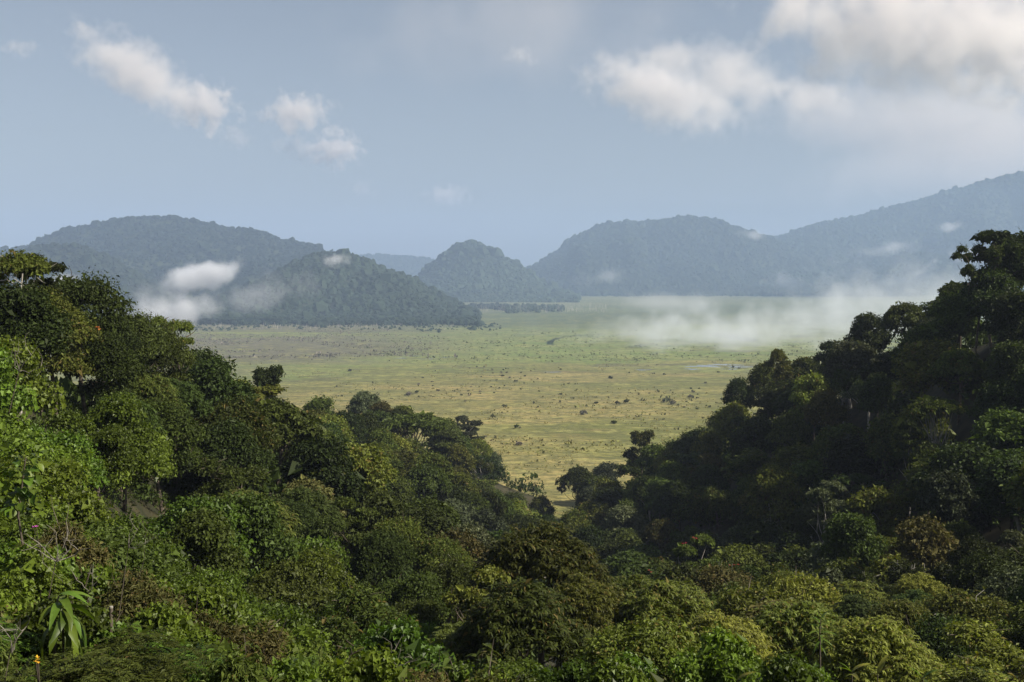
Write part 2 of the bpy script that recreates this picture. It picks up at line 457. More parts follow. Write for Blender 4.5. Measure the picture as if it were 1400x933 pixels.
hill("pale distant ridge low between the round hills", [(430, 352), (480, 349), (520, 347), (560, 349), (590, 353), (625, 362), (690, 385)], 5200, 4600, 5800, 11, 2500, 9)
hill("broad rounded hill at the far left with a scalloped skyline", [(-60, 350), (0, 344), (40, 336), (60, 324), (100, 312), (150, 302), (190, 296), (240, 295), (275, 302), (320, 312), (355, 314), (390, 328), (425, 333), (450, 344), (500, 368), (560, 395), (620, 415)], 2900, 2100, 3700, 12, 7500, 7.5)
hill("lower shoulder in front of the broad left hill", [(-60, 370), (20, 345), (60, 336), (110, 334), (150, 350), (190, 375), (240, 405), (300, 428), (350, 440)], 2250, 1750, 2600, 13, 3600, 7)
hill("dark cone-shaped hill left of the gap with its foot in the marsh", [(250, 432), (300, 405), (350, 385), (385, 368), (410, 355), (440, 345), (470, 344), (495, 352), (525, 366), (560, 378), (590, 394), (620, 410), (655, 430)], 2080, 1620, 2500, 14, 4200, 6.5, toe_rows=([250, 400, 520, 600, 655], [1720, 1640, 1650, 1700, 1830]))
hill("small steep peaked hill in the middle of the gap", [(555, 395), (580, 368), (600, 352), (620, 336), (640, 329), (660, 334), (690, 352), (715, 366), (740, 385), (790, 403)], 3200, 2750, 3700, 15, 3000, 8)
hill("long humped hill right of the gap with a cliff-like end", [(690, 385), (720, 368), (740, 357), (765, 340), (790, 322), (820, 306), (860, 303), (890, 301), (935, 296), (975, 298), (1010, 312), (1050, 323), (1080, 340), (1130, 365), (1190, 392)], 4100, 3500, 4800, 16, 7000, 9.5, face=.8)
hill("high ridge climbing out of the frame at the right", [(960, 392), (1010, 345), (1060, 323), (1110, 307), (1180, 292), (1240, 276), (1300, 259), (1350, 245), (1400, 234), (1480, 215)], 4600, 3520, 5600, 17, 8500, 10, face=.9)
print("hills", time.perf_counter() - T0)

# ------------------------------------------------------------------ haze and mist
def haze_mat(density, col, g=0.0):
    m, n, l = new_mat("valley_haze")
    out = n.new("ShaderNodeOutputMaterial"); v = n.new("ShaderNodeVolumePrincipled")
    v.inputs["Color"].default_value = (*col, 1); v.inputs["Density"].default_value = density; v.inputs["Anisotropy"].default_value = g
    l.new(v.outputs[0], out.inputs["Volume"])
    return m
def box_mesh(name, x0, x1, y0, y1, z0, z1, mats):
    V = np.array([(x, y, z) for z in (z0, z1) for y in (y0, y1) for x in (x0, x1)], float)
    Q = [(0, 2, 3, 1), (4, 5, 7, 6), (0, 1, 5, 4), (2, 6, 7, 3), (0, 4, 6, 2), (1, 3, 7, 5)]
    T = np.array([t for a, b, c_, d in Q for t in ((a, b, c_), (a, c_, d))])
    return mesh_np(name, V, T, mats)
obj("haze", box_mesh("haze", -15000, 15000, -15000, 15000, -8, 620, [haze_mat(0.95e-4, (.56, .66, .88))]), kind="stuff", label="thin blue morning haze filling the whole valley", category="haze")
obj("valley_mist", box_mesh("valley_mist", -9000, 9000, 560, 6500, -4, 400, [haze_mat(1.35e-4, (.38, .57, .87))]), kind="stuff", label="thin blue vapour pooled over the marsh and the far hills", category="mist")

_pert = np.random.default_rng(3)
def lumpy_ball(name, seed):
    V, T = ico(3); r = np.random.default_rng(seed)
    f = np.ones(len(V))
    for q in range(14):
        d = unit(r.normal(0, 1, 3)); f += .16 * np.exp(((V @ d) - 1) * r.uniform(4, 12))
    return mesh_np(name, V * f[:, None] * .95, T, smooth=True)

def vapour_mat(name, dims, density, feature, amp, bias, soft, col=(.97, .97, 1.0), g=.0, base=None):
    """Water vapour thinning out from the middle of a unit ball, torn by noise of size feature (metres)."""
    m, n, l = new_mat(name)
    out = n.new("ShaderNodeOutputMaterial"); v = n.new("ShaderNodeVolumePrincipled"); tc = n.new("ShaderNodeTexCoord")
    ln = n.new("ShaderNodeVectorMath"); ln.operation = 'LENGTH'; l.new(tc.outputs["Object"], ln.inputs[0])
    mp = n.new("ShaderNodeMapping"); mp.inputs["Scale"].default_value = [q / feature for q in dims]
    mp.inputs["Location"].default_value = _pert.uniform(-40, 40, 3)
    l.new(tc.outputs["Object"], mp.inputs[0])
    no = n.new("ShaderNodeTexNoise"); no.inputs["Scale"].default_value = 1; no.inputs["Detail"].default_value = 5; no.inputs["Roughness"].default_value = .6
    l.new(mp.outputs[0], no.inputs["Vector"])
    a = n.new("ShaderNodeMath"); a.operation = 'MULTIPLY_ADD'; a.inputs[1].default_value = amp * 2.2; l.new(no.outputs[0], a.inputs[0]); a.inputs[2].default_value = 1 - amp * 1.1 - bias
    b = n.new("ShaderNodeMath"); b.operation = 'SUBTRACT'; l.new(a.outputs[0], b.inputs[0]); l.new(ln.outputs["Value"], b.inputs[1])
    f = b.outputs[0]
    if base is not None:                                   # flat underside
        sp = n.new("ShaderNodeSeparateXYZ"); l.new(tc.outputs["Object"], sp.inputs[0])
        mr0 = n.new("ShaderNodeMapRange"); mr0.interpolation_type = 'SMOOTHSTEP'
        mr0.inputs[1].default_value = base - .2; mr0.inputs[2].default_value = base + .2; mr0.inputs[3].default_value = -.6; mr0.inputs[4].default_value = 0
        l.new(sp.outputs[2], mr0.inputs[0])
        ad = n.new("ShaderNodeMath"); ad.operation = 'ADD'; l.new(f, ad.inputs[0]); l.new(mr0.outputs[0], ad.inputs[1]); f = ad.outputs[0]
    mr = n.new("ShaderNodeMapRange"); mr.interpolation_type = 'SMOOTHSTEP'
    mr.inputs[1].default_value = 0; mr.inputs[2].default_value = soft; mr.inputs[3].default_value = 0; mr.inputs[4].default_value = density
    l.new(f, mr.inputs[0]); l.new(mr.outputs[0], v.inputs["Density"])
    v.inputs["Color"].default_value = (*col, 1); v.inputs["Anisotropy"].default_value = g
    l.new(v.outputs[0], out.inputs["Volume"])
    return m

def vapour(name, label, cat, px, py, w, h, d, deep, tilt, tau, feature, amp=1.0, bias=.25, soft=.5, group=None, base=None, col=(.97, .97, 1.0), g=0.0):
    """A bank of vapour centred on photo pixel px, py at depth d; w, h its size in photo pixels, deep its half depth in metres, tau its optical depth."""
    p = P(px, py, d); a, c_ = w / 2 / F * d, h / 2 / F * d
    me = lumpy_ball(name, int(px * 7 + py))
    me.materials.append(vapour_mat(name + "_vapour", (a, deep, c_), tau / max(deep, 1) , feature, amp, bias, soft, col, g, base))
    o = obj(name, me, label=label, category=cat)
    if group: o['group'] = group
    o.location = p; o.scale = (a, deep, c_); o.rotation_euler = (0, -math.radians(tilt), 0)
    return o

MG = 'mist banks in the valley'
vapour("mist_bank", "bright lens-shaped mist lying against the lower left hills", "mist", 272, 378, 150, 50, 1690, 55, 14, 2.6, 40, .75, .15, .6, MG)
vapour("mist_bank", "ragged white mist under the lens-shaped bank, resting on the valley trees", "mist", 232, 426, 220, 70, 1600, 70, 4, 1.9, 40, 1.1, .2, .8, MG)
vapour("mist_bank", "faint mist strand trailing away from the ragged bank towards the cone-shaped hill", "mist", 345, 404, 220, 60, 1660, 60, 8, .45, 50, 1.5, .2, .9, MG)
vapour("mist_bank", "thin mist veil between the lens-shaped bank and the ragged bank", "mist", 215, 402, 120, 60, 1640, 50, 15, .3, 45, 1.4, .2, .9, MG)
vapour("mist_bank", "small white puff of mist seen between the two trees on the left skyline", "mist", 84, 388, 60, 36, 1500, 40, 10, 1.0, 25, 1.2, .2, .7, MG)
vapour("mist_bank", "thick flat fog bank spread low over the middle of the marsh", "mist", 985, 458, 470, 104, 1200, 200, 3, 2.8, 40, 1.6, .30, 1.0, MG, None, (.88, .91, .97))
vapour("mist_bank", "long fog bank rising to the slope behind the right ridge", "mist", 1185, 424, 450, 124, 1400, 240, 13, 2.6, 46, 1.6, .30, 1.0, MG, None, (.88, .91, .97))
vapour("mist_bank", "thin fog veil over the green sedge in front of the humped hill", "mist", 915, 414, 190, 44, 2050, 220, 0, .9, 70, 1.2, .22, .8, MG)
vapour("mist_bank", "low thin fog tongue reaching over the dark floating mat", "mist", 850, 458, 320, 70, 1330, 170, 0, .40, 65, 1.4, .2, 1.0, MG)
HG = 'wisps of mist on the far hillsides'
for px, py, w, h, tl, tau, lab in [
        (1078, 386, 100, 40, 0, .9, "soft mist puff at the foot of the high ridge, just above the treeline"),
        (1165, 378, 150, 40, 5, .6, "long faint mist strand along the foot of the high ridge"),
        (1238, 384, 140, 60, 14, 1.3, "brightest mist puff at the foot of the high ridge near the dark slope"),
        (1322, 348, 54, 34, -5, 1.6, "round white mist puff beside the towering ridge-top tree"),
        (1303, 309, 46, 20, 5, 1.2, "little mist puff highest on the flank of the high ridge"),
        (1216, 339, 66, 20, 10, .7, "thin mist streak halfway up the high ridge"),
        (1030, 322, 56, 20, -8, .9, "mist wisp caught in the saddle beside the humped hill"),
        (828, 378, 110, 30, 4, .5, "faint mist smear low on the humped hill"),
        (1200, 352, 230, 60, 8, .35, "broad very faint mist veil on the lower high ridge")]:
    vapour("mist_wisp", lab, "mist", px, py, w, h, 3340, 100, tl, tau * .8, 50, 1.3, .25, .8, HG)
vapour("mist_wisp", "tiny white mist patch near the top of the dark cone-shaped hill", "mist", 457, 356, 54, 24, 1590, 30, 0, .9, 18, 1.4, .25, .8, HG)

CG = 'clouds over the valley'
def cloud(label, px, py, w, h, tilt, tau, amp=1.0, bias=.22, soft=.5, feat=.28, alt=1900, base=None):
    d = (alt - CAMH) / ((HY - py) / F)
    size = w / F * d
    vapour("cloud", label, "cloud", px, py, w * 1.12, h * 1.2, d, size * .32, tilt, tau * .45, size * feat * .6, amp * 1.1, bias + .02, soft * 1.3, CG, base, (1, .955, .94), 0.2)
cloud("long white cloud slanting down over the broad left hill", 190, 100, 250, 92, -30, 6.0, .75, feat=.18)
cloud("white tail end of the long slanting cloud", 275, 145, 120, 72, -15, 6.0, 1.0)
cloud("faint scrap of cloud trailing below the long slanting cloud", 322, 188, 60, 40, -20, .9)
cloud("small round cloud right of the long slanting cloud", 408, 156, 116, 66, 0, 4.5)
cloud("puffy little cloud under the small round one", 458, 204, 84, 60, 0, 4.5)
cloud("thin ragged scrap joined to the puffy little cloud", 408, 204, 84, 38, -10, 1.5)
cloud("flat tiny cloud low above the small peaked hill", 612, 267, 86, 32, 0, 2.2)
cloud("faint tiny cloud low above the dark cone-shaped hill", 495, 258, 56, 30, -10, .6)
cloud("bright wedge-shaped cloud above the humped hill", 905, 130, 290, 100, -18, 6.5, .7, feat=.18)
cloud("greyer long cloud behind the bright wedge-shaped one", 990, 108, 320, 100, -17, 3.2, 1.0, alt=2300)
cloud("grey tapering end of the long cloud behind the wedge", 1110, 136, 190, 60, -8, 2.6, 1.0, alt=2300)
cloud("huge bright cloud filling the upper right of the sky", 1240, 42, 480, 200, -8, 7.5, .9, feat=.2)
cloud("bulging right end of the huge upper cloud", 1370, 60, 240, 200, 0, 7.0, .9, feat=.22)
cloud("dim grey cloud sheet below the huge upper cloud", 1290, 170, 560, 170, -4, 3.4, .6, alt=2600)
cloud("low dim cloud band just above the high ridge", 1300, 232, 520, 120, 6, 2.6, .6, alt=2600)
cloud("thin high veil of cloud at the top of the sky", 700, 40, 620, 190, 5, .9, .6, alt=3200)
cloud("faint small cloud between the veil and the wedge-shaped cloud", 712, 76, 70, 30, 0, .8)
cloud("hazy scrap of cloud in the upper left corner", 28, 66, 70, 30, 0, .8)
print("vapour", time.perf_counter() - T0)

# ------------------------------------------------------------------ tree kinds (built once at true size, then copied)
def crown_lobes(style, r, R, H):
    """Centres and radii of the leaf masses of a crown of radius R on a tree of height H."""
    C, Q = [], []
    if style == 'round':
        for k in range(34):
            d = unit(r.normal(0, 1, 3)); d[2] = d[2] if d[2] > -.75 else -d[2]
            C.append(np.array([0, 0, H - R * 1.15]) + d * R * r.uniform(.50, .76) * (1 - .12 * d[2], 1 - .12 * d[2], 1.05)); Q.append(R * r.uniform(.22, .42))
    elif style == 'dome':
        for k in range(40):
            a, u = r.uniform(0, 6.28), r.uniform(.0, 1)
            rr = math.sqrt(u) * .8
            C.append(np.array([R * rr * math.cos(a), R * rr * math.sin(a), H - R * .30 - R * 1.15 * rr ** 2.2 * r.uniform(.75, 1.25)])); Q.append(R * r.uniform(.18, .32))
    elif style == 'umbrella':
        for k in range(30):
            a, u = r.uniform(0, 6.28), r.uniform(0, 1)
            rr = math.sqrt(u) * .86
            C.append(np.array([R * rr * math.cos(a), R * rr * math.sin(a), H - R * .2 - R * .28 * rr ** 2 + r.normal(0, .03) * R])); Q.append(R * r.uniform(.13, .22))
    elif style == 'open':
        for k in range(11):
            a = k * 2.4 + r.uniform(-.4, .4); rr = r.uniform(.35, .85)
            C.append(np.array([R * rr * math.cos(a), R * rr * math.sin(a), H - R * .3 - R * r.uniform(0, 1.1)])); Q.append(R * r.uniform(.16, .30))
    elif style == 'tall':
        for k in range(24):
            z = r.uniform(0, 1); a = r.uniform(0, 6.28); rr = R * (.35 + .5 * math.sin(math.pi * min(z * .8 + .12, 1))) * r.uniform(.3, 1)
            C.append(np.array([rr * math.cos(a), rr * math.sin(a), H - R * .3 - z * R * 2.0])); Q.append(R * r.uniform(.22, .38))
    elif style == 'tiers':
        for k in range(9):
            a = k * 2.4; z = k / 8; rr = R * r.uniform(.35, .75) * (1 - .3 * z)
            c0 = np.array([rr * math.cos(a), rr * math.sin(a), H - R * 1.5 * (1 - z) - R * .2])
            for j in range(4):
                C.append(c0 + r.normal(0, .16, 3) * R * (1, 1, .3)); Q.append(R * r.uniform(.15, .25))
    elif style == 'bush':
        for k in range(18):
            a, u = r.uniform(0, 6.28), r.uniform(0, 1); rr = math.sqrt(u) * .8
            C.append(np.array([R * rr * math.cos(a), R * rr * math.sin(a), (H * (.85 - .5 * rr ** 2)) * r.uniform(.5, 1.0)])); Q.append(R * r.uniform(.22, .36))
    return np.array(C), np.array(Q)

def crown_leaves(C, Q, n, L, W, r, flat=.8, outer=.45, fold=.25, inner=.12, droop=.15, ragged=.22):
    """n folded leaves over lobes (C, Q); a few larger ones inside close the crown against the light."""
    w = Q ** 2; k = r.choice(len(C), n, p=w / w.sum())
    d = unit(r.normal(0, 1, (n, 3))); low = d[:, 2] < -.3; d[low, 2] *= -r.random(low.sum())
    d = unit(d)
    rad = Q[k] * np.where(r.random(n) < inner, r.uniform(.3, .7, n), 1 + r.normal(-.08, ragged, n).clip(-.5, .45))
    pos = C[k] + d * rad[:, None] * (1, 1, flat)
    N = unit(d * outer + r.normal(0, .38, (n, 3)) + (0, 0, .45))
    T = r.normal(0, 1, (n, 3)) + d * .6 - (0, 0, .35)
    s = np.exp(r.normal(0, .38, n)) * np.where(rad < Q[k] * .7, 1.7, 1)
    return leaves(pos, N, T, L * s, W * s, fold, droop, r)

def rosette_leaves(C, Q, n, per, L, W, r, droop=.75, flat=.8):
    """n whorls of long arching leaves on the outside of the lobes."""
    w = Q ** 2; k = r.choice(len(C), n, p=w / w.sum())
    d = unit(r.normal(0, 1, (n, 3))); d[:, 2] = np.where(d[:, 2] < -.2, -d[:, 2], d[:, 2])
    pos = C[k] + d * (Q[k] * r.uniform(.75, 1.1, n))[:, None] * (1, 1, flat)
    a = r.uniform(0, 6.28, (n, 1)) + np.arange(per) * 6.283 / per + r.normal(0, .2, (n, per))
    D = np.stack([np.cos(a), np.sin(a), r.uniform(-.1, .5, (n, per))], -1) + d[:, None] * .55
    s = np.exp(r.normal(0, .18, (n, per)))
    return long_leaves(np.repeat(pos, per, 0), D.reshape(-1, 3), (L * s).ravel(), (W * s).ravel(), droop * r.uniform(.6, 1.2, n * per), r)

def tree_trunk(C, Q, H, R, r, base=.30, limbs=9, fork=.35, lean=0.06, spread=1.0):
    top = np.array([r.normal(0, lean) * H, r.normal(0, lean) * H, H - R * .9])
    fk = top * np.array([.7, .7, fork + .25])
    parts = [branch((0, 0, -1.2), fk, base, base * .72, .02, 5, r, 7), branch(fk, top, base * .72, base * .3, .06, 4, r, 6)]
    for i in r.choice(len(C), min(limbs, len(C)), replace=False):
        s = fk + (top - fk) * r.uniform(.0, .8)
        parts.append(branch(s, C[i] + (0, 0, -Q[i] * .1), base * r.uniform(.28, .42), base * .08, .10, 5, r, 5))
    return cat_parts(parts)

PROTO = {}
def make_kind(key, style, R, H, n, L, W, seed, rosette=None, base=None, flat=.8, limbs=9, ragged=.22, bare=None, fork=.35, inner=.12):
    r = np.random.default_rng(seed)
    C, Q = crown_lobes(style, r, R, H)
    if rosette: V, T, t = cat_parts([rosette_leaves(C, Q, rosette[0], rosette[1], L, W, r, rosette[2], flat), crown_leaves(C, Q * .8, n, L * .6, W * 1.2, r, flat)])
    else: V, T, t = crown_leaves(C, Q, n, L, W, r, flat, ragged=ragged, inner=inner)
    tv, tt, tc = tree_trunk(C, Q, H, R, r, base or R * .055, limbs, fork)
    if bare:                                               # bare twigs reaching out of the crown
        parts = [(tv, tt, tc)]
        for i in range(bare):
            k = r.integers(0, len(C)); d = unit(r.normal(0, 1, 3) + (0, 0, .5))
            parts.append(branch(C[k], C[k] + d * Q[k] * r.uniform(1.2, 1.9), R * .012, R * .004, .12, 4, r, 4))
        tv, tt, tc = cat_parts(parts)
    PROTO[key] = dict(R=R, H=float(np.percentile(V[:, 2], 99.3)), crown=mesh_np(key + "_crown", V, T, [M['mid']], tint=t), trunk=mesh_np(key + "_trunk", tv, tt, [M['bark']]), raw=(V, T, t))

# far and middle distance (crowns 8 to 11 m across), leaf clumps
for i in range(4): make_kind(f'far_round{i}', 'round', 5.0, 14, 9500, .36, .26, 100 + i)
for i in range(2): make_kind(f'far_dome{i}', 'dome', 5.5, 13, 9500, .34, .25, 110 + i, ragged=.12)
make_kind('far_umbrella', 'umbrella', 6.5, 14, 9500, .34, .24, 120, flat=.5, limbs=14)
for i in range(2): make_kind(f'far_tall{i}', 'tall', 4.0, 17, 8000, .36, .25, 125 + i)
for i in range(2): make_kind(f'far_tiers{i}', 'tiers', 5.0, 15, 8000, .34, .23, 130 + i, limbs=16, flat=.55)
for i in range(2): make_kind(f'far_open{i}', 'open', 5.0, 15, 4500, .32, .21, 140 + i, limbs=11, base=.28, bare=14)
# nearer (30 to 120 m), finer leaves
for i in range(3): make_kind(f'mid_round{i}', 'round', 3.2, 9, 17000, .17, .105, 200 + i, bare=6)
for i in range(2): make_kind(f'mid_dome{i}', 'dome', 3.4, 8, 16000, .17, .105, 210 + i)
make_kind('mid_tiers', 'tiers', 3.2, 9, 12000, .17, .11, 220, limbs=16, flat=.55, bare=10)
make_kind('mid_open', 'open', 3.4, 10, 7000, .19, .10, 225, limbs=11, base=.16, bare=22)
for i in range(2): make_kind(f'mid_whorl{i}', 'dome', 3.6, 8, 9000, .34, .075, 230 + i, rosette=(1050, 7, .75))
for i in range(2): make_kind(f'mid_glossy{i}', 'bush', 3.2, 5.0, 15000, .145, .125, 240 + i, inner=.1)
# close shrubs and climbers
for i in range(2): make_kind(f'near_glossy{i}', 'bush', 1.7, 3.0, 8500, .115, .10, 300 + i, base=.05)
for i in range(2): make_kind(f'near_fine{i}', 'bush', 1.6, 2.8, 7000, .13, .055, 310 + i, base=.05, bare=26, ragged=.3)
make_kind('near_twiggy', 'bush', 1.6, 2.8, 4000, .11, .05, 320, base=.05, bare=70, ragged=.35)
def feathery(key, seed, R, H, nf):
    """Bush of flat pinnate fronds: each frond a rib with two rows of small leaflets."""
    r = np.random.default_rng(seed); C, Q = crown_lobes('bush', r, R, H)
    w = Q ** 2; k = r.choice(len(C), nf, p=w / w.sum())
    d = unit(r.normal(0, 1, (nf, 3))); d[:, 2] = abs(d[:, 2])
    pos = C[k] + d * Q[k][:, None] * r.uniform(.6, 1.05, (nf, 1))
    D = unit(r.normal(0, 1, (nf, 3)) * (1, 1, .25) + d * .8 * (1, 1, .3)); L = r.uniform(.45, .75, nf)
    nl = 11; s = np.linspace(.12, 1, nl)
    ax = pos[:, None] + D[:, None] * (L[:, None] * s)[..., None] - np.array([0, 0, 1.]) * (L[:, None] * s ** 2 * .35)[..., None]
    side = unit(np.cross(D, [0, 0, 1.]))
    parts = []
    for sg in (-1, 1):
        T = side[:, None] * sg + D[:, None] * .45 + 0 * ax
        ll = (L[:, None] * .30 * np.sin(np.pi * (.15 + .8 * s))).ravel()
        parts.append(leaves(ax.reshape(-1, 3), np.tile([0, 0, 1.], (nf * nl, 1)) + r.normal(0, .12, (nf * nl, 3)), T.reshape(-1, 3), ll, ll * .34, .1, .1, r))
    V, T, t = cat_parts(parts)
    t = np.repeat(r.random(nf), nl * 2)[np.arange(len(t)) % (nf * nl * 2)] if False else t
    tv, tt, tc = tree_trunk(C, Q, H, R, r, .05, 8)
    PROTO[key] = dict(R=R, H=float(np.percentile(V[:, 2], 99.3)), crown=mesh_np(key + "_crown", V, T, [M['mid']], tint=t), trunk=mesh_np(key + "_trunk", tv, tt, [M['bark']]), raw=(V, T, t))
feathery('near_fern0', 331, 1.7, 2.6, 330); feathery('near_fern1', 332, 1.7, 2.6, 330)
print("kinds", time.perf_counter() - T0, sum(len(p['raw'][1]) for p in PROTO.values()))

def plant(key, name, label, cat, mat, x, y, R, H, group=None, bark='bark', rot=None, z=None, parts=("trunk", "crown")):
    p = PROTO[key]
    t = thing(name, label, cat, (x, y, (ground(x, y) if z is None else z)), group)
    t.rotation_euler = (0, 0, rng.uniform(0, 6.28) if rot is None else rot)
    sx, sz = R / p['R'], H / p['H']
    cz = min(sz, 1.2 * sx)
    for nm, me, mt in ((parts[0], p['trunk'], bark), (parts[1], p['crown'], mat)):
        o = bpy.data.objects.new(nm, me); COL.objects.link(o); o.parent = t
        o.scale = (sx, sx, sz if me is p['trunk'] else cz)
        if me is p['crown']: o.location = (0, 0, H - cz * p['H'])
        o.material_slots[0].link = 'OBJECT'; o.material_slots[0].material = M[mt]
    return t

# ------------------------------------------------------------------ named trees seen one by one
#   key, crown middle column, top row, depth, crown radius, height, leaf, bark, label
TREES = []
def landmark(key, px, top, d, R, H, mat, label, bark='bark', rot=None, name='tree', cat='tree'):
    p = P(px, top, d)
    TREES.append(dict(key=key, x=p[0], y=p[1], R=R, H=H, mat=mat, bark=bark, label=label, top=float(p[2]), name=name, cat=cat, rot=rot, lm=True))
L_ = landmark
L_('mid_open', 16, 338, 74, 3.2, 11, 'olive', 'straggly open-crowned tree with bare twisting limbs, highest on the left skyline', 'pale_bark', .4)
L_('mid_tiers', 52, 350, 80, 2.4, 10, 'dark', 'small leaning tree with clumped tufts beside the straggly skyline tree', 'bark', 2.4)
L_('mid_round1', 108, 380, 88, 3.7, 10, 'dark', 'dense dark round-headed tree standing out against the white valley mist on the left slope', 'bark', 1.0)
L_('mid_round2', 150, 430, 100, 2.6, 9, 'dark', 'smaller dark tree tucked under the downhill side of the dense skyline tree')
L_('mid_open', 238, 434, 118, 2.6, 9, 'yellow', 'thin airy tree with curved twigs rising over the left crest against the mist', 'bark', .2)
L_('far_tall0', 362, 503, 195, 3.6, 19, 'dark', 'tall narrow tree with a pale bare trunk on the left ridge edge', 'pale_bark', 1.2)
L_('far_dome0', 500, 537, 330, 6.0, 13, 'grey', 'smooth dome-shaped grey-green tree cut out against the marsh behind the left spur')
L_('far_umbrella', 565, 568, 300, 11.0, 12, 'mid', 'broad flat-topped umbrella tree with deep shade under its canopy', 'bark', .3)
L_('far_round1', 520, 551, 320, 4.6, 13, 'brown', 'straw-coloured crown between the grey dome tree and the umbrella tree')
L_('far_round3', 548, 556, 335, 3.2, 12, 'dark', 'little dark round crown peeping over behind the umbrella tree')
L_('far_tiers0', 637, 571, 385, 7.5, 19, 'grey', 'big ragged grey-green tree ending the left spur above the marsh', 'pale_bark')
L_('far_round2', 668, 618, 400, 6.0, 13, 'grey', 'low grey-green tree at the very toe of the left spur touching the marsh')
L_('far_open0', 452, 625, 170, 3.4, 13, 'brown', 'small tree with a white forked trunk in the middle of the left slope', 'pale_bark', .8)
L_('far_round0', 440, 590, 185, 5.0, 14, 'mid', 'full green crown hanging above the white forked trunk on the left slope')
L_('far_tiers1', 1372, 317, 188, 6.4, 20, 'dark', 'towering dark tree topping the right ridge with a limb reaching out over the valley', 'bark', 2.9)
L_('far_open1', 1338, 335, 186, 4.0, 18, 'dark', 'dark tufted limbs leaning out from the towering ridge-top tree', 'bark', 3.3)
L_('far_round2', 1394, 320, 192, 6.4, 17, 'dark', 'dense dark crown at the very edge joined to the towering ridge-top tree')
L_('far_round0', 1358, 372, 184, 5.4, 14, 'dark', 'dark bushy tree directly under the leaning limbs of the towering ridge-top tree')
L_('far_round3', 1400, 400, 172, 5.4, 14, 'dark', 'dark tree at the edge on the slope under the dense edge crown')
L_('far_umbrella', 1315, 388, 215, 5.2, 15, 'dark', 'flat-topped dark tree with light gaps on the right skyline')
L_('far_round2', 1292, 412, 222, 4.2, 14, 'dark', 'ragged dark tree under the flat-topped tree on the right skyline')
L_('far_dome1', 1238, 416, 232, 5.4, 14, 'dark', 'rounded dark crown rising in the middle of the right skyline')
L_('far_round3', 1190, 430, 250, 4.8, 14, 'dark', 'bushy dark tree downhill of the rounded crown on the right skyline')
L_('far_round1', 1135, 468, 262, 4.2, 14, 'dark', 'loose-crowned dark tree standing against the fog on the right crest')
L_('far_tall1', 1066, 479, 270, 3.4, 16, 'yellow', 'pointed yellowish tree on the lower right crest against the mist')
L_('far_round0', 1045, 498, 280, 5.0, 14, 'olive', 'olive tree at the shoulder of the pointed crest tree')
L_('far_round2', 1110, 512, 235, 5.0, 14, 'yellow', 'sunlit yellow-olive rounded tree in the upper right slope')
L_('far_open0', 1190, 520, 215, 5.6, 15, 'grey', 'thin greyish tree with many fine bare branches on the right slope', 'pale_bark', 1.7)
L_('far_umbrella', 1282, 546, 165, 5.0, 19.5, 'olive', 'tall slender tree with a pale forked trunk and spreading crown on the right slope', 'pale_bark', 1.9)
L_('far_tiers0', 1245, 575, 163, 2.6, 14, 'mid', 'small green crown clinging to the side of the tall forked-trunk tree', 'pale_bark')
L_('far_tiers1', 1128, 660, 150, 3.6, 13, 'grey', 'layered pale-leaved tree with slanting white limbs low on the right slope', 'pale_bark')
L_('far_round1', 1060, 640, 190, 5.0, 14, 'olive', 'olive domed tree with dead twigs at its top on the right slope', 'pale_bark')
L_('far_tall0', 875, 590, 325, 4.6, 17, 'olive', 'peaked dark olive tree standing clear of its neighbours on the toe of the right spur')
L_('far_dome0', 960, 590, 290, 7.5, 14, 'dark', 'wide dark dome of foliage on the lower right spur')
L_('far_dome1', 790, 640, 345, 7.2, 12, 'dark', 'low dark mound of trees marking the marsh end of the right spur')
L_('far_round0', 1010, 518, 292, 4.4, 13, 'dark', 'rounded dark tree at the lip of the right spur above the straw marsh')
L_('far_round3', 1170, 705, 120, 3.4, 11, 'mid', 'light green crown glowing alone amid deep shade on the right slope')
L_('far_round1', 1265, 712, 112, 4.2, 11, 'brown', 'rust-tinged tree just below the base of the tall forked-trunk tree')
L_('mid_whorl0', 745, 722, 64, 4.6, 9, 'olive', 'huge rounded tree with drooping whorled leaves at the near slope centre', 'bark', .5)
L_('mid_whorl1', 715, 800, 50, 3.4, 7, 'olive', 'drooping-leaved tree in front of and below the huge rounded whorled tree')
L_('mid_whorl0', 800, 790, 58, 2.9, 6.5, 'yellow', 'yellowish whorled tree against the downhill flank of the huge rounded tree', 'bark', 2.2)
L_('mid_whorl1', 912, 800, 57, 3.6, 8, 'yellow', 'spreading tree with long pale drooping leaves and visible pale branches', 'pale_bark', 1.1)
L_('mid_whorl0', 985, 842, 44, 2.6, 6, 'yellow', 'low tree with bristling leaf whorls below the pale-branched tree', 'bark', 3.0)
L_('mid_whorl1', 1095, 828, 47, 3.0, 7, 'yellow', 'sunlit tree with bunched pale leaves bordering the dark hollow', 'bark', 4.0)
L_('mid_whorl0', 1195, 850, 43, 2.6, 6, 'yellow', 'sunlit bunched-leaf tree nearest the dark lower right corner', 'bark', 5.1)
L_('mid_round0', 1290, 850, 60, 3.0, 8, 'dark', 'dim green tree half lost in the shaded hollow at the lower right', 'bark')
L_('mid_tiers', 945, 735, 125, 3.4, 11, 'mid', 'tree with white crooked limbs carrying red flower spikes in the gully', 'pale_bark', .3)
L_('mid_open', 1005, 768, 112, 2.8, 10, 'mid', 'bare-limbed white-barked tree with a red flower tuft at the gully edge', 'pale_bark', 1.0)

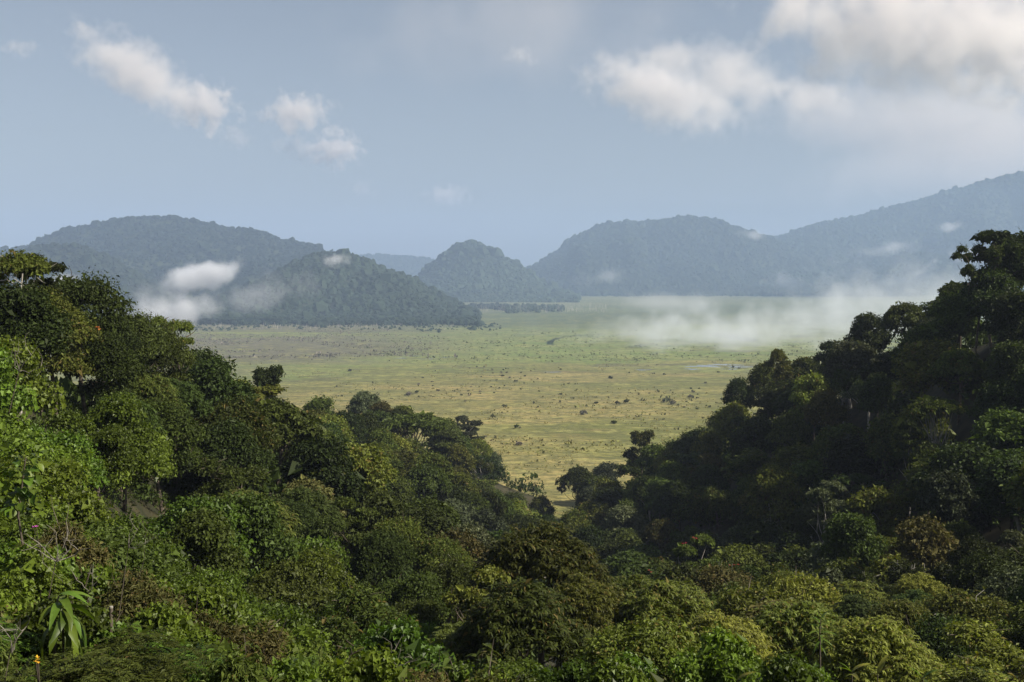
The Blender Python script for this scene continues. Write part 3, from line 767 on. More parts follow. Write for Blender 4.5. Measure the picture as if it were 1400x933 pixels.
REF_NAMES = {'straggly open-crowned tree with': 'the straggly skyline tree',
    'small leaning tree': 'the leaning tufted tree',
    'dense dark round-headed': 'the dense skyline tree',
    'smaller dark tree tucked': 'the small tucked-in dark tree',
    'thin airy tree': 'the thin airy crest tree',
    'tall narrow tree with': 'the tall narrow ridge tree',
    'smooth dome-shaped': 'the grey dome tree',
    'broad flat-topped umbrella': 'the broad umbrella tree',
    'straw-coloured crown': 'the straw-coloured crown',
    'little dark round crown': 'the little peeping crown',
    'big ragged grey-green': 'the ragged grey-green tree',
    'low grey-green tree at': 'the left spur toe tree',
    'small tree with a white forked': 'the white forked trunk',
    'full green crown': 'the overhanging green crown',
    'towering dark tree': 'the towering ridge-top tree',
    'dark tufted limbs': 'the leaning tufted limbs',
    'flat-topped dark tree with': 'the flat-topped skyline tree',
    'ragged dark tree under': 'the ragged skyline tree',
    'rounded dark crown rising': 'the rounded mid-skyline crown',
    'bushy dark tree downhill': 'the bushy skyline tree',
    'loose-crowned': 'the loose-crowned crest tree',
    'pointed yellowish': 'the pointed crest tree',
    'olive tree at the shoulder': 'the olive shoulder tree',
    'sunlit yellow-olive': 'the yellow-olive tree',
    'thin greyish tree': 'the many-branched tree',
    'tall slender tree with a pale': 'the tall forked-trunk tree',
    'small green crown clinging': 'the small clinging crown',
    'layered pale-leaved': 'the layered white-limbed tree',
    'olive domed tree': 'the dead-twigged olive tree',
    'peaked dark olive': 'the peaked olive tree',
    'wide dark dome': 'the wide dark dome',
    'low dark mound': 'the low dark mound',
    'rounded dark tree at the lip': 'the spur-lip tree',
    'light green crown glowing': 'the glowing crown',
    'rust-tinged': 'the rust-tinged tree',
    'huge rounded tree with': 'the huge whorled tree',
    'drooping-leaved tree in front': 'the drooping-leaved front tree',
    'yellowish whorled': 'the yellowish whorled tree',
    'spreading tree with long': 'the pale-branched tree',
    'low tree with bristling': 'the bristling low tree',
    'sunlit tree with bunched': 'the first bunched-leaf tree',
    'sunlit bunched-leaf': 'the last bunched-leaf tree',
    'dim green tree': 'the dim hollow tree',
    'tree with white crooked': 'the red-flowered crooked tree',
    'bare-limbed white-barked': 'the white-barked tree'}
L_('mid_round0', 22, 392, 72, 3.4, 9, 'dark', 'dense dark tree filling in below the straggly skyline tree at the left edge')
L_('mid_round2', 66, 402, 79, 3.2, 9, 'olive', 'olive bushy tree under the leaning tufted tree on the left skyline')
L_('mid_round1', 178, 430, 104, 3.2, 9, 'dark', 'dark rounded tree closing the skyline between the tucked-in tree and the airy tree')
L_('mid_round2', 222, 452, 114, 3.2, 9, 'mid', 'green bushy tree at the foot of the thin airy tree on the left crest')
REF_NAMES.update({'dark rounded tree closing': 'the gap-closing dark tree', 'green bushy tree at the foot of the thin': 'the bushy tree by the airy one'})
L_('mid_dome0', 190, 452, 108, 3.6, 9, 'mid', 'green domed tree on the left crest just below the small tucked-in tree')
REF_NAMES.update({'dense dark tree filling': 'the edge-filling dark tree', 'olive bushy tree under the leaning': 'the olive tree under the skyline', 'green domed tree on the left crest': 'the green domed crest tree'})
L_('far_round1', 702, 674, 355, 5.0, 9, 'mid', 'low bushy tree closing the valley mouth between the two spurs')
L_('far_round2', 740, 680, 345, 4.6, 8, 'olive', 'small olive tree in the valley mouth beside the low dark mound')
L_('far_round3', 668, 668, 340, 5.5, 10, 'mid', 'green bushy tree at the foot of the left spur facing the valley mouth')
REF_NAMES.update({'low bushy tree closing': 'the low valley-mouth tree', 'small olive tree in the valley': 'the small olive valley-mouth tree', 'green bushy tree at the foot of the left': 'the green tree at the spur foot'})
L_('near_fern0', 168, 874, 18.6, 1.3, 2.6, 'mid', 'feathery green shrub hiding the foot of the sawn-off stump', name='shrub', cat='shrub')
L_('near_fern1', 95, 896, 15.5, 1.1, 2.4, 'mid', 'feathery shrub spreading under the ginger clump', name='shrub', cat='shrub')
L_('near_fern0', 215, 890, 19.5, 1.3, 2.6, 'big', 'feathery fresh green shrub at the bottom edge beyond the stump', name='shrub', cat='shrub', rot=2.0)
REF_NAMES.update({'dense dark crown at the very edge': 'the dense edge crown', 'dark bushy tree directly under': 'the bushy tree under the limbs', 'dark tree at the edge on': 'the dark edge tree'})
REF_NAMES.update({'feathery green shrub hiding': 'the shrub at the stump foot', 'feathery shrub spreading under': 'the feathery shrub under the ginger', 'feathery fresh green shrub at': 'the feathery shrub beyond the stump'})
for t in TREES:
    g_ = float(ground(t['x'], t['y'])); t['H'] = float(np.clip(t['top'] - g_, .7 * t['H'], 1.7 * t['H'])); t['z'] = t['top'] - t['H']
    t['ref'] = next(v for k, v in REF_NAMES.items() if t['label'].startswith(k))

# ------------------------------------------------------------------ the rest of the forest: find standing places
r2 = np.random.default_rng(21)
def in_shade_side(x, y): return x > 10 + .02 * y and y > 70
cand = []
for t in TREES: cand.append((t['x'], t['y'], t['R'] * .8))
CLEAR = [(75, 835, 18, 50), (150, 840, 20, 12), (323, 890, 24, 14), (45, 900, 14.5, 9), (51, 722, 24, 12), (95, 735, 24, 20), (545, 885, 29, 18), (635, 885, 27, 62),
         (28, 650, 30, 48), (1122, 865, 40, 34), (1165, 915, 34, 30), (1203, 918, 34, 24), (1262, 922, 36, 28), (1008, 925, 32, 24), (133, 450, 76, 6), (955, 760, 122, 20), (1005, 790, 110, 14)]
def try_zone(n, y0, y1, rad_fn, pack):
    got = []
    ys = np.sqrt(r2.uniform(y0 ** 2, y1 ** 2, n)); xs = r2.uniform(-.52, .52, n) * ys
    gz = ground(xs, ys)
    pos = np.array([(a, b) for a, b, _ in cand]); rr = np.array([q for _, _, q in cand])
    for x, y, z in zip(xs, ys, gz):
        if z < .6: continue
        R = rad_fn(y)
        cx, cy, dz = project((x, y, z + tree_h(y) - R * .8))
        if any(y - R < d and math.hypot(cx - a, cy - R * F / dz * .1 - b) < q * .75 + R * F / dz * .8 and cy - R * F / dz * .75 < b + q * .6 for a, b, d, q in CLEAR): continue
        if len(pos) and (((pos - (x, y)) ** 2).sum(1) < (pack * (rr + R)) ** 2).any(): continue
        got.append((x, y, z, R)); cand.append((x, y, R))
        pos = np.vstack([pos, (x, y)]); rr = np.append(rr, R)
    return got
SPUR_LINE = np.array([(-200, 330), (0, 342), (60, 356), (110, 378), (165, 415), (200, 440), (250, 448), (300, 480), (350, 508), (400, 542), (470, 552), (500, 538), (530, 546), (620, 572), (650, 575), (690, 632), (705, 674),
    (745, 670), (770, 650), (830, 630), (870, 596), (900, 610), (930, 600), (980, 560), (1000, 532), (1060, 486), (1130, 480), (1200, 432), (1280, 405), (1320, 385), (1340, 335), (1400, 315), (1600, 290)], float).T
spots = []
spots += try_zone(2600, 9, 34, lambda y: r2.uniform(.9, 1.5) * (.7 + y / 60), .66)
spots += try_zone(2600, 34, 105, lambda y: r2.uniform(2.2, 3.9) * (.8 + y / 220), .68)
spots += try_zone(5000, 100, 430, lambda y: r2.uniform(3.6, 6.2) * (.88 + y / 1300), .70)
for x, y, z, R in spots:
    H = float(tree_h(y)) * r2.uniform(.78, 1.12)
    cx, cy, dz = project((x, y, z + H)); rp_ = R * F / dz * .75; sky_row = max(np.interp(cx - rp_, *SPUR_LINE), np.interp(cx, *SPUR_LINE), np.interp(cx + rp_, *SPUR_LINE)) - rp_ * .25
    if cy < sky_row - 2:
        H2 = H - (sky_row - cy) / F * dz
        if H2 < .45 * H: continue
        H = float(H2)
    if y < 34:
        px = 700 + F * x / y
        if y < (12.5 if px < 300 else 17): continue
        near_keys = ['near_glossy0', 'near_glossy1', 'near_fine0', 'near_fine1', 'near_twiggy', 'near_fern0', 'near_fern1']
        patch = vnoise(np.array(x * .22 + 50), np.array(y * .22), 5) + .2 * (r2.random() - .5)
        if px < 330 and y < 24: w = [.15, .1, .08, .08, .12, .25, .22]
        else: w = [.34, .26, .12, .1, .08, .05, .05]
        if patch < .38: w = [.05, .05, .35, .25, .25, .03, .02]
        w = np.array(w); key = r2.choice(near_keys, p=w / w.sum())
        mat = {'near_g': ['bright', 'bright', 'big'], 'near_f': ['olive', 'olive', 'mid', 'brown'], 'near_t': ['brown', 'olive']}[key[:6]]
        if 'fern' in key: mat = ['bright', 'mid', 'big']
        mat = mat[r2.integers(len(mat))]
        H = H * r2.uniform(.9, 1.1)
    elif y < 103:
        patch = vnoise(np.array(x * .07 + 9), np.array(y * .07), 8)
        if x < .1 * y and patch > .55 and y < 80:
            key = ['mid_glossy0', 'mid_glossy1'][r2.integers(2)]; mat = ['bright', 'bright', 'mid'][r2.integers(3)]; H *= .8
        else:
            key = r2.choice(['mid_round0', 'mid_round1', 'mid_round2', 'mid_dome0', 'mid_dome1', 'mid_tiers', 'mid_open', 'mid_whorl0', 'mid_whorl1'], p=[.15, .14, .13, .11, .11, .12, .09, .08, .07])
            mat = r2.choice(['dark', 'mid', 'olive', 'yellow', 'brown', 'grey'], p=[.26, .30, .26, .10, .05, .03])
    else:
        key = r2.choice(['far_round0', 'far_round1', 'far_round2', 'far_round3', 'far_dome0', 'far_dome1', 'far_umbrella', 'far_tall0', 'far_tall1', 'far_tiers0', 'far_tiers1', 'far_open0', 'far_open1'],
                        p=[.17, .17, .16, .16, .1, .1, .01, .03, .03, .02, .02, .015, .015])
        mat = r2.choice(['dark', 'mid', 'olive', 'grey', 'brown', 'yellow'], p=[.26, .29, .29, .07, .03, .06])
    TREES.append(dict(key=str(key), x=x, y=y, R=R, H=H, mat=str(mat), bark='pale_bark' if r2.random() < .28 and y > 55 else 'bark', z=float(z), lm=False, rot=r2.uniform(0, 6.28)))

# what the photograph shows of each: paint crowns near to far on a coarse picture
GW, GH = 467, 311
seen = np.zeros((GH, GW), bool)
gx, gy = np.meshgrid(np.arange(GW) * 3 + 1.5, np.arange(GH) * 3 + 1.5)
for t in sorted(TREES, key=lambda t: t['y'] - t['R'] * .5):
    zc = t['z'] + t['H'] - t['R'] * .8
    cx, cy, dz = project((t['x'], t['y'], zc))
    rp = t['R'] * F / dz
    m_ = ((gx - cx) / rp) ** 2 + ((gy - cy) / (rp * .85)) ** 2 < 1
    new = m_ & ~seen
    t['px'], t['py'], t['vis'] = float(cx), float(cy), int(new.sum()) * 9
    m2 = ((gx - cx) / rp) ** 2 + ((gy - cy) / (rp * .85)) ** 2 < .8
    low = (np.abs(gx - cx) < rp * .6) & (gy > cy) & (gy < project((t['x'], t['y'], t['z']))[1])
    seen |= m2 | low
print("places", len(TREES), "visible", sum(t['vis'] > 60 for t in TREES), time.perf_counter() - T0)
# short names by which the other plants are told apart
REFS = [(t['px'], t['py'], t['ref']) for t in TREES if t['lm']] + [
    (75, 830, "the bent-leaved ginger clump"), (630, 890, "the large-leaved shrub"), (1160, 910, "the yellow shoots"), (150, 848, "the sawn-off stump"),
    (45, 903, "the yellow flowers"), (25, 640, "the broad-leaved climber"), (305, 880, "the thin pole"), (545, 890, "the twig fan"), (300, 620, "the middle left slope"),
    (560, 760, "the near slope centre"), (1330, 620, "the blackest shade")]
COLOUR = {'dark': 'dark green', 'mid': 'mid-green', 'olive': 'olive', 'grey': 'grey-green', 'brown': 'brownish', 'yellow': 'yellow-green', 'bright': 'bright green', 'big': 'fresh green'}
FORM = {'round': 'bushy', 'dome': 'domed', 'umbrella': 'flat-topped', 'tall': 'narrow', 'tiers': 'layered', 'open': 'airy', 'whorl': 'whorl-leaved', 'glossy': 'glossy-leaved', 'fine': 'fine-leaved', 'twiggy': 'twiggy', 'fern': 'feathery'}
ORD = ['nearest', 'second', 'third', 'fourth', 'fifth', 'sixth', 'seventh', 'eighth', 'ninth', 'tenth', 'eleventh', 'twelfth', 'thirteenth', 'fourteenth', 'fifteenth']
DIRN = ['right of', 'upper right of', 'above', 'upper left of', 'left of', 'lower left of', 'below', 'lower right of']
def name_by_neighbours(items):
    groups = {}
    for t in items:
        dist = [math.hypot(t['px'] - a, t['py'] - b) for a, b, _ in REFS]
        k = int(np.argmin(dist)); a, b, ref = REFS[k]
        o = int(round(math.atan2(b - t['py'], t['px'] - a) / (math.pi / 4))) % 8
        groups.setdefault((t['noun'], k, o), []).append((dist[k], t))
    for (noun, k, o), v in groups.items():
        for n, (_, t) in enumerate(sorted(v, key=lambda q: q[0])):
            form = next(w for f, w in FORM.items() if f in t['key'])
            t['label'] = f"{COLOUR[t['mat']]} {form} {noun}, {ORD[n]} one {DIRN[o]} {REFS[k][2]}"
rest = sorted([t for t in TREES if not t['lm'] and t['vis'] > 45], key=lambda t: -t['vis'])
for t in rest: t['noun'] = 'shrub' if t['y'] < 34 else 'tree'
trees_ = [t for t in rest if t['noun'] == 'tree']; shrubs_ = [t for t in rest if t['noun'] == 'shrub']
n_ind = 300 - sum(t['lm'] for t in TREES)
indiv = trees_[:n_ind] + shrubs_
name_by_neighbours(indiv)
for t in TREES:
    if t['lm']:
        plant(t['key'], t['name'], t['label'], t['cat'], t['mat'], t['x'], t['y'], t['R'], t['H'], 'trees of the two forested spurs' if t['cat'] == 'tree' else 'shrubs below the viewpoint', t['bark'], t['rot'], t['z'],
              ('trunk', 'crown') if t['cat'] == 'tree' else ('stem', 'foliage'))
for t in indiv:
    nm = t['noun']
    plant(t['key'], nm, t['label'], nm, t['mat'], t['x'], t['y'], t['R'], t['H'], 'trees of the two forested spurs' if nm == 'tree' else 'shrubs below the viewpoint', t['bark'], t['rot'], t['z'],
          ('trunk', 'crown') if nm == 'tree' else ('stem', 'foliage'))
print("rest", len(rest), "shrubs", len(shrubs_), "trees", len(trees_), "over", max(0, len(trees_) - n_ind))

# ------------------------------------------------------------------ undergrowth between the trunks (uncountable: one mesh)
def joined(kind_list, places, seed):
    r = np.random.default_rng(seed); parts = []
    for k, (V, T, t) in enumerate(kind_list):
        pl = places[k::len(kind_list)]
        if not len(pl): continue
        a = r.uniform(0, 6.28, len(pl)); ca, sa = np.cos(a)[:, None], np.sin(a)[:, None]
        sx, sz = pl[:, 3][:, None], pl[:, 4][:, None]
        W = np.stack([(V[None, :, 0] * ca - V[None, :, 1] * sa) * sx, (V[None, :, 0] * sa + V[None, :, 1] * ca) * sx, V[None, :, 2] * sz + 0 * ca], -1) + pl[:, None, :3]
        TT = (T[None] + (np.arange(len(pl)) * len(V))[:, None, None]).reshape(-1, 3)
        parts.append((W.reshape(-1, 3), TT, np.tile(t, len(pl))))
    return cat_parts(parts)
def bush_raw(n, L, W, seed, R=1.0, H=1.6, inner=0.0):
    r = np.random.default_rng(seed); C, Q = crown_lobes('bush', r, R, H)
    C[:, 2] *= r.uniform(.3, 1, len(C))
    return crown_leaves(C, Q, n, L, W, r, inner=inner)
r3 = np.random.default_rng(5)
def fill(n, y0, y1, s0, s1, bushes, seed, mat, label, tall=1.0):
    ys = np.sqrt(r3.uniform(y0 ** 2, y1 ** 2, n)); xs = r3.uniform(-.54, .54, n) * ys + r3.uniform(-4, 4, n); z = ground(xs, ys)
    ok = z > .4; xs, ys, z = xs[ok], ys[ok], z[ok]
    sc = r3.uniform(s0, s1, len(xs))
    V, T, t = joined(bushes, np.stack([xs, ys, z, sc, sc * r3.uniform(.8, 1.3, len(xs)) * tall], -1), seed)
    obj("undergrowth", mesh_np("undergrowth", V, T, [M[mat]], tint=t), kind="stuff", label=label, category="undergrowth")
fill(1500, 95, 440, 2.6, 4.4, [bush_raw(180, .15, .12, k) for k in (1, 2, 3)], 1, 'dark', "dark undergrowth closing the gaps between the trees of the farther slopes", 1.25)  # dark leaf colour picked to deepen the shade in the gaps
fill(950, 30, 110, .9, 1.7, [bush_raw(230, .125, .09, k) for k in (4, 5, 6)], 2, 'dark', "green undergrowth between the trees of the nearer slope")  # darker leaf again, so gaps between the crowns look shaded
fill(600, 6, 34, .5, 1.0, [bush_raw(260, .14, .085, k) for k in (7, 8, 9)], 3, 'mid', "low leafy undergrowth just below the viewpoint")

# ------------------------------------------------------------------ marsh: tufts, lone shrubs, dead trunks, open water
def on_marsh(px, py):
    """Depth at which the marsh lies under photo pixel px, py."""
    q = P(px, py, 1.0); return CAMH / (CAMH - q[..., 2])
r4 = np.random.default_rng(31)
def tufts(n, d0, d1, px0, px1, size, mat, label, name="sedge_tufts", keep=None, spikes=4):
    d = 1 / r4.uniform(1 / d1, 1 / d0, n) if d1 / d0 > 1.3 else r4.uniform(d0, d1, n)
    px = r4.uniform(px0, px1, n); x = (px - 700) / F * d
    dens = fbm(x * .02 + 7, d * .02, 17, 4)
    ok = (dens + r4.normal(0, .03, n) > .475) & (ground(x, d) < -.5)
    if keep is not None: ok &= keep(x, d)
    x, d = x[ok], d[ok]; m = len(x); sz = size * np.exp(r4.normal(0, .45, m))
    k = spikes
    base = np.stack([x, d, 0 * x], -1)
    b = np.repeat(base, k, 0) + r4.normal(0, .35, (m * k, 3)) * np.repeat(sz, k)[:, None] * (1.4, 1.4, 0)
    T = r4.normal(0, .55, (m * k, 3)) + (0, 0, 1.0)
    N = r4.normal(0, 1, (m * k, 3)) * (1, 1, .2) - (0, .5, -.4)
    L = np.repeat(sz, k) * r4.uniform(.7, 1.2, m * k)
    V, TT, t = leaves(b, N, T, L, L * .75, .1, 0, r4)
    obj(name, mesh_np(name, V, TT, [M[mat]], tint=t), kind="stuff", label=label, category="sedge")
M['sedge'] = leaf_mat("sedge_green", (.120, .130, .042), rough=.7, spec=.1, trans=.2, var=.5)
M['sedge_dark'] = leaf_mat("sedge_dark", (.060, .064, .030), rough=.7, spec=.1, trans=.15, var=.5)
M['sedge_straw'] = leaf_mat("sedge_straw", (.26, .22, .085), rough=.7, spec=.1, trans=.2, var=.35)
M['sedge_mauve'] = leaf_mat("sedge_mauve", (.125, .112, .088), rough=.8, spec=.1, trans=.1, var=.5)
tufts(7000, 400, 1000, 340, 1110, .50, 'sedge_straw', "straw-coloured sedge hummocks over the nearer marsh")
tufts(4500, 400, 1000, 340, 1110, .48, 'sedge', "green sedge clumps scattered over the nearer marsh")
tufts(1100, 400, 1250, 340, 1110, .8, 'sedge_dark', "dark low reed tufts dotting the marsh")
tufts(8000, 1000, 1650, 180, 640, .95, 'sedge_mauve', "grey-mauve dead reed stands at the marsh edge under the left hills", "dead_reeds", lambda x, d: (700 + F * x / d) < 560 + r4.normal(0, 60, len(x)), 3)
tufts(3500, 950, 1500, 480, 1150, .7, 'sedge', "fresh sedge clumps in the green belt of the marsh")

for i in range(3): make_kind(f'marsh_bush{i}', 'bush', 1.5, 1.9, 260, .42, .26, 400 + i, base=.05, limbs=5)
lone = []
fixed = [(835, 517, 2.6), (912, 549, 3.2), (921, 552, 2.4), (857, 551, 2.4), (845, 552, 2.0), (798, 566, 2.6), (816, 551, 1.8), (690, 556, 2.0), (558, 540, 2.4), (569, 537, 1.8), (674, 571, 1.9), (710, 608, 1.8), (706, 585, 1.8), (1012, 503, 1.6), (945, 543, 2.0), (840, 579, 2.0)]
for px, py, rad in fixed: lone.append((px, py, rad * .72))
centres = [(r4.uniform(580, 980), 503 + 150 * r4.random()) for _ in range(11)]
for _ in range(600):
    if len(lone) >= 90: break
    a_, b_ = centres[r4.integers(11)]
    if r4.random() < .18: a_, b_ = r4.uniform(560, 1000), 500 + 165 * r4.random()
    px, py = a_ + r4.normal(0, 26), b_ + r4.normal(0, 5)
    if not (560 < px < 1010 and 499 < py < 668): continue
    d = float(on_marsh(px, py)); x = (px - 700) / F * d
    gi, gj = int(py / 3), int(px / 3)
    if float(ground(x, d)) > -.8 or seen[min(gi, GH - 1), gj]: continue
    lone.append((px, py, r4.uniform(.4, .95)))
MREFS = [(985, 501, "the blue pond"), (565, 580, "the broad umbrella tree"), (500, 545, "the grey dome tree"), (640, 585, "the ragged grey-green tree"), (875, 600, "the peaked olive tree"), (1000, 540, "the right spur"),
         (790, 650, "the low dark mound"), (690, 640, "the left spur toe"), (835, 517, "the outermost marsh bush"), (750, 590, "the orange sedge"), (910, 550, "the bush cluster"), (660, 515, "the edge of the green belt")]
items = []
for n, (px, py, rad) in enumerate(lone):
    items.append(dict(px=px, py=py + (1 if n < 16 else 0), R=rad, key=f'marsh_bush{n % 3}', mat=['dark', 'sedge_dark', 'sedge_mauve'][n % 3], noun='bush'))
COLOUR.update(sedge_dark='dull green', sedge_mauve='grey-brown'); FORM['marsh'] = 'lone'
_REFS = REFS; REFS = MREFS
name_by_neighbours(items); REFS = _REFS
for t in items:
    d = float(on_marsh(t['px'], t['py'])); x = (t['px'] - 700) / F * d
    plant(t['key'], 'marsh_bush', t['label'], 'bush', t['mat'], x, d, t['R'], t['R'] * r4.uniform(.9, 1.6), 'bushes scattered over the marsh', 'bark', None, 0.0, ('stem', 'foliage'))

def dead_trunks(places, label):
    """Thin bare three-sided trunks, uncountable at this distance: places = (x, y, height, radius)."""
    m = len(places); a = np.arange(3) * 2.094
    ring = np.stack([np.cos(a), np.sin(a), 0 * a], -1)
    lean = r4.normal(0, .05, (m, 1, 3)) * (1, 1, 0)
    base = places[:, None, [0, 1, 1]] * (1, 1, 0); hh = places[:, 2][:, None, None]; rr = places[:, 3][:, None, None]
    lo = base + ring[None] * rr; hi = base + ring[None] * rr * .35 + (lean + (0, 0, 1)) * hh
    V = np.concatenate([lo, hi], 1).reshape(-1, 3)
    T = np.array([(0, 1, 4), (0, 4, 3), (1, 2, 5), (1, 5, 4), (2, 0, 3), (2, 3, 5)])
    T = (T[None] + (np.arange(m) * 6)[:, None, None]).reshape(-1, 3)
    obj("dead_trunks", mesh_np("dead_trunks", V, T, [M['pale_bark']]), kind="stuff", label=label, category="dead trees")
def belt(n, px0, px1, d0, d1, h0, h1, label):
    px = r4.uniform(px0, px1, n); d = r4.uniform(d0, d1, n)
    dead_trunks(np.stack([(px - 700) / F * d, d, r4.uniform(h0, h1, n), r4.uniform(.18, .38, n)], -1), label)
belt(300, 650, 830, 2050, 2500, 5, 13, "pale bare trunks of the drowned grove in front of the small peaked hill")
belt(500, 1040, 1260, 3350, 3520, 12, 26, "line of pale trunks along the foot of the high ridge")
belt(260, 230, 620, 1480, 1660, 2, 5, "fringe of bare grey trunks along the marsh edge under the left hills")

def swamp_forest(n, px0, px1, d0, d1, rad, seed, label, lift=2.0):
    r = np.random.default_rng(seed)
    px = r.uniform(px0, px1, n); d = r.uniform(d0, d1, n) + (fbm(px * .03 + seed, 0 * px, seed, 4) - .47) * .9 * (d1 - d0)
    pos = np.stack([(px - 700) / F * d, d, r.uniform(.3, 1, n) * lift], -1)
    V, T, t = scatter_crowns(pos, rad * np.exp(r.normal(0, .3, n)), seed)
    obj("swamp_forest", mesh_np("swamp_forest", V, T, [M['hill_crown']], tint=t), kind="stuff", label=label, category="forest")
swamp_forest(260, 200, 690, 1440, 1640, 2.2, 57, "outlying swamp trees straggling into the marsh under the left hills", 1.5)
swamp_forest(3000, 215, 655, 1600, 1780, 4.0, 51, "low dark swamp forest between the left hills and the marsh", 4)
swamp_forest(240, 690, 770, 2080, 2420, 4.5, 52, "dark clump of swamp trees in the drowned grove", 5)
swamp_forest(260, 640, 700, 2200, 2480, 4.0, 53, "thin swamp scrub at the end of the dark cone-shaped hill", 3)
swamp_forest(900, 700, 1260, 3380, 3540, 6.5, 54, "dark treeline at the far edge of the marsh", 6)

M['water'], n_, l_ = new_mat("marsh_water")
o_ = n_.new("ShaderNodeOutputMaterial"); p_ = n_.new("ShaderNodeBsdfPrincipled")
p_.inputs["Base Color"].default_value = (.035, .045, .05, 1); p_.inputs["Roughness"].default_value = .08
nz = n_.new("ShaderNodeTexNoise"); nz.inputs["Scale"].default_value = 1.5; bm_ = n_.new("ShaderNodeBump"); bm_.inputs["Strength"].default_value = .08
l_.new(nz.outputs[0], bm_.inputs["Height"]); l_.new(bm_.outputs[0], p_.inputs["Normal"]); l_.new(p_.outputs[0], o_.inputs[0])
def pool(px, py, w, deep, seed, label):
    r = np.random.default_rng(seed); d = float(on_marsh(px, py)); cx = (px - 700) / F * d; a = np.linspace(0, 6.2832, 28, endpoint=False)
    q = 1 + .35 * np.sin(a * 3 + r.uniform(0, 6)) + .2 * np.sin(a * 7 + r.uniform(0, 6)) + r.uniform(-.15, .15, 28)
    V = np.stack([cx + np.cos(a) * q * w / 2 / F * d, d + np.sin(a) * q * deep, 0 * a + .03], -1)
    V = np.concatenate([V, [[cx, d, .03]]]); T = np.array([(i, (i + 1) % 28, 28) for i in range(28)])
    obj("pool", mesh_np("pool", V, T, [M['water']]), kind="structure", label=label)
for k, (px, py, w, deep) in enumerate([(962, 501, 40, 9), (990, 499, 46, 6), (1012, 502, 34, 6), (948, 505, 18, 5), (1000, 505, 22, 3), (560, 487, 26, 3), (548, 490, 14, 3), (585, 491, 22, 2), (610, 489, 14, 2), (520, 484, 16, 3), (756, 509, 24, 2), (880, 506, 20, 3)]):
    pool(px, py, w, deep, k, "blue-grey open water among the sedge")

# ------------------------------------------------------------------ single plants, sticks and flowers close to the viewpoint
def leaf_blade(name, L, W, droop, mat, segs=7, tipw=.0, peak=.4):
    s_ = np.linspace(0, 1, segs); w = W / 2 * np.sin(np.pi * np.clip(s_, 0.02, .995) ** (math.log(.5) / math.log(peak))) ** .8
    x = L * (s_ - .12 * droop * s_ ** 3); z = -L * droop * s_ ** 2.2 * .7
    mid = np.stack([x, 0 * s_, z], -1); lf = np.stack([x, w, z + w * .35], -1); rt = np.stack([x, -w, z + w * .35], -1)
    V = np.stack([mid, lf, rt], 1).reshape(-1, 3); T = []
    for i in range(segs - 1):
        a = i * 3; b = a + 3
        T += [(a, b, b + 1), (a, b + 1, a + 1), (a, a + 2, b + 2), (a, b + 2, b)]
    return mesh_np(name, V, np.array(T), [M[mat]], tint=r4.random(len(T)) * .2 + .4 , smooth=True)
def put_leaf(parent, me, loc, yaw, pitch, roll, sc, name="leaf"):
    o = bpy.data.objects.new(name, me); COL.objects.link(o); o.parent = parent
    o.location = loc; o.rotation_euler = (roll, -pitch, yaw); o.scale = (sc,) * 3
    return o
def rooted(name, label, cat, px, py, d):
    p = P(px, py, d); g = float(ground(p[0], p[1]))
    t = thing(name, label, cat, (p[0], p[1], g)); return t, float(p[2] - g)
def stem(parent, pts, r0, r1, mat='bark', name="stem"):
    V, T, c_ = tube(pts, np.linspace(r0, r1, len(pts)), 6)
    return obj(name, mesh_np(name, V, T, [M[mat]], smooth=True), parent)

# ginger clump with long bent leaves
t, h = rooted("ginger_plant", "ginger clump with long shining bent leaves beside a sawn-off stump", "plant", 75, 835, 18)
b1 = leaf_blade("ginger_leaf", .50, .15, .75, 'big'); b2 = leaf_blade("ginger_leaf_long", .56, .14, 1.0, 'big')
stem(t, [(-.1, 0, -.3), (-.05, 0, h * .5), (0, 0, h), (.08, -.02, h + .25)], .035, .012, 'bark')
stem(t, [(.1, .1, -.3), (.12, 0, h * .5), (.15, -.05, h - .1), (.3, -.1, h + .1)], .03, .012, 'bark')
for k in range(19):
    yaw = [-.3, .3, -.9, .1, -1.6, -2.2, .7, -.6, -1.2][k % 9] + r4.normal(0, .15); z = h + .28 - .035 * k
    put_leaf(t, b1 if k % 2 else b2, (.10 + .012 * k * math.cos(yaw), -.05, z), yaw, .40 - .07 * k + r4.normal(0, .08), r4.normal(0, .3), r4.uniform(.85, 1.15))
# broad-leaved climber
t, h = rooted("climber", "climber with broad heart-shaped leaves hanging at the edge of the near bank", "plant", 28, 650, 30)
b3 = leaf_blade("climber_leaf", .34, .27, .35, 'big', peak=.33)
stem(t, [(0, 0, -.3), (.15, .1, h * .4), (-.1, 0, h * .8), (.2, -.1, h + .5)], .05, .02)
for k in range(95):
    a = r4.uniform(-3.0, -.1); q = r4.uniform(.1, .95)
    put_leaf(t, b3, (q * math.cos(a) * 1.05, -.3 + q * math.sin(a) * .5, h + r4.uniform(-.9, .75)), a + r4.normal(0, .5), r4.uniform(-.9, .1), r4.normal(0, .4), r4.uniform(.55, 1.1))
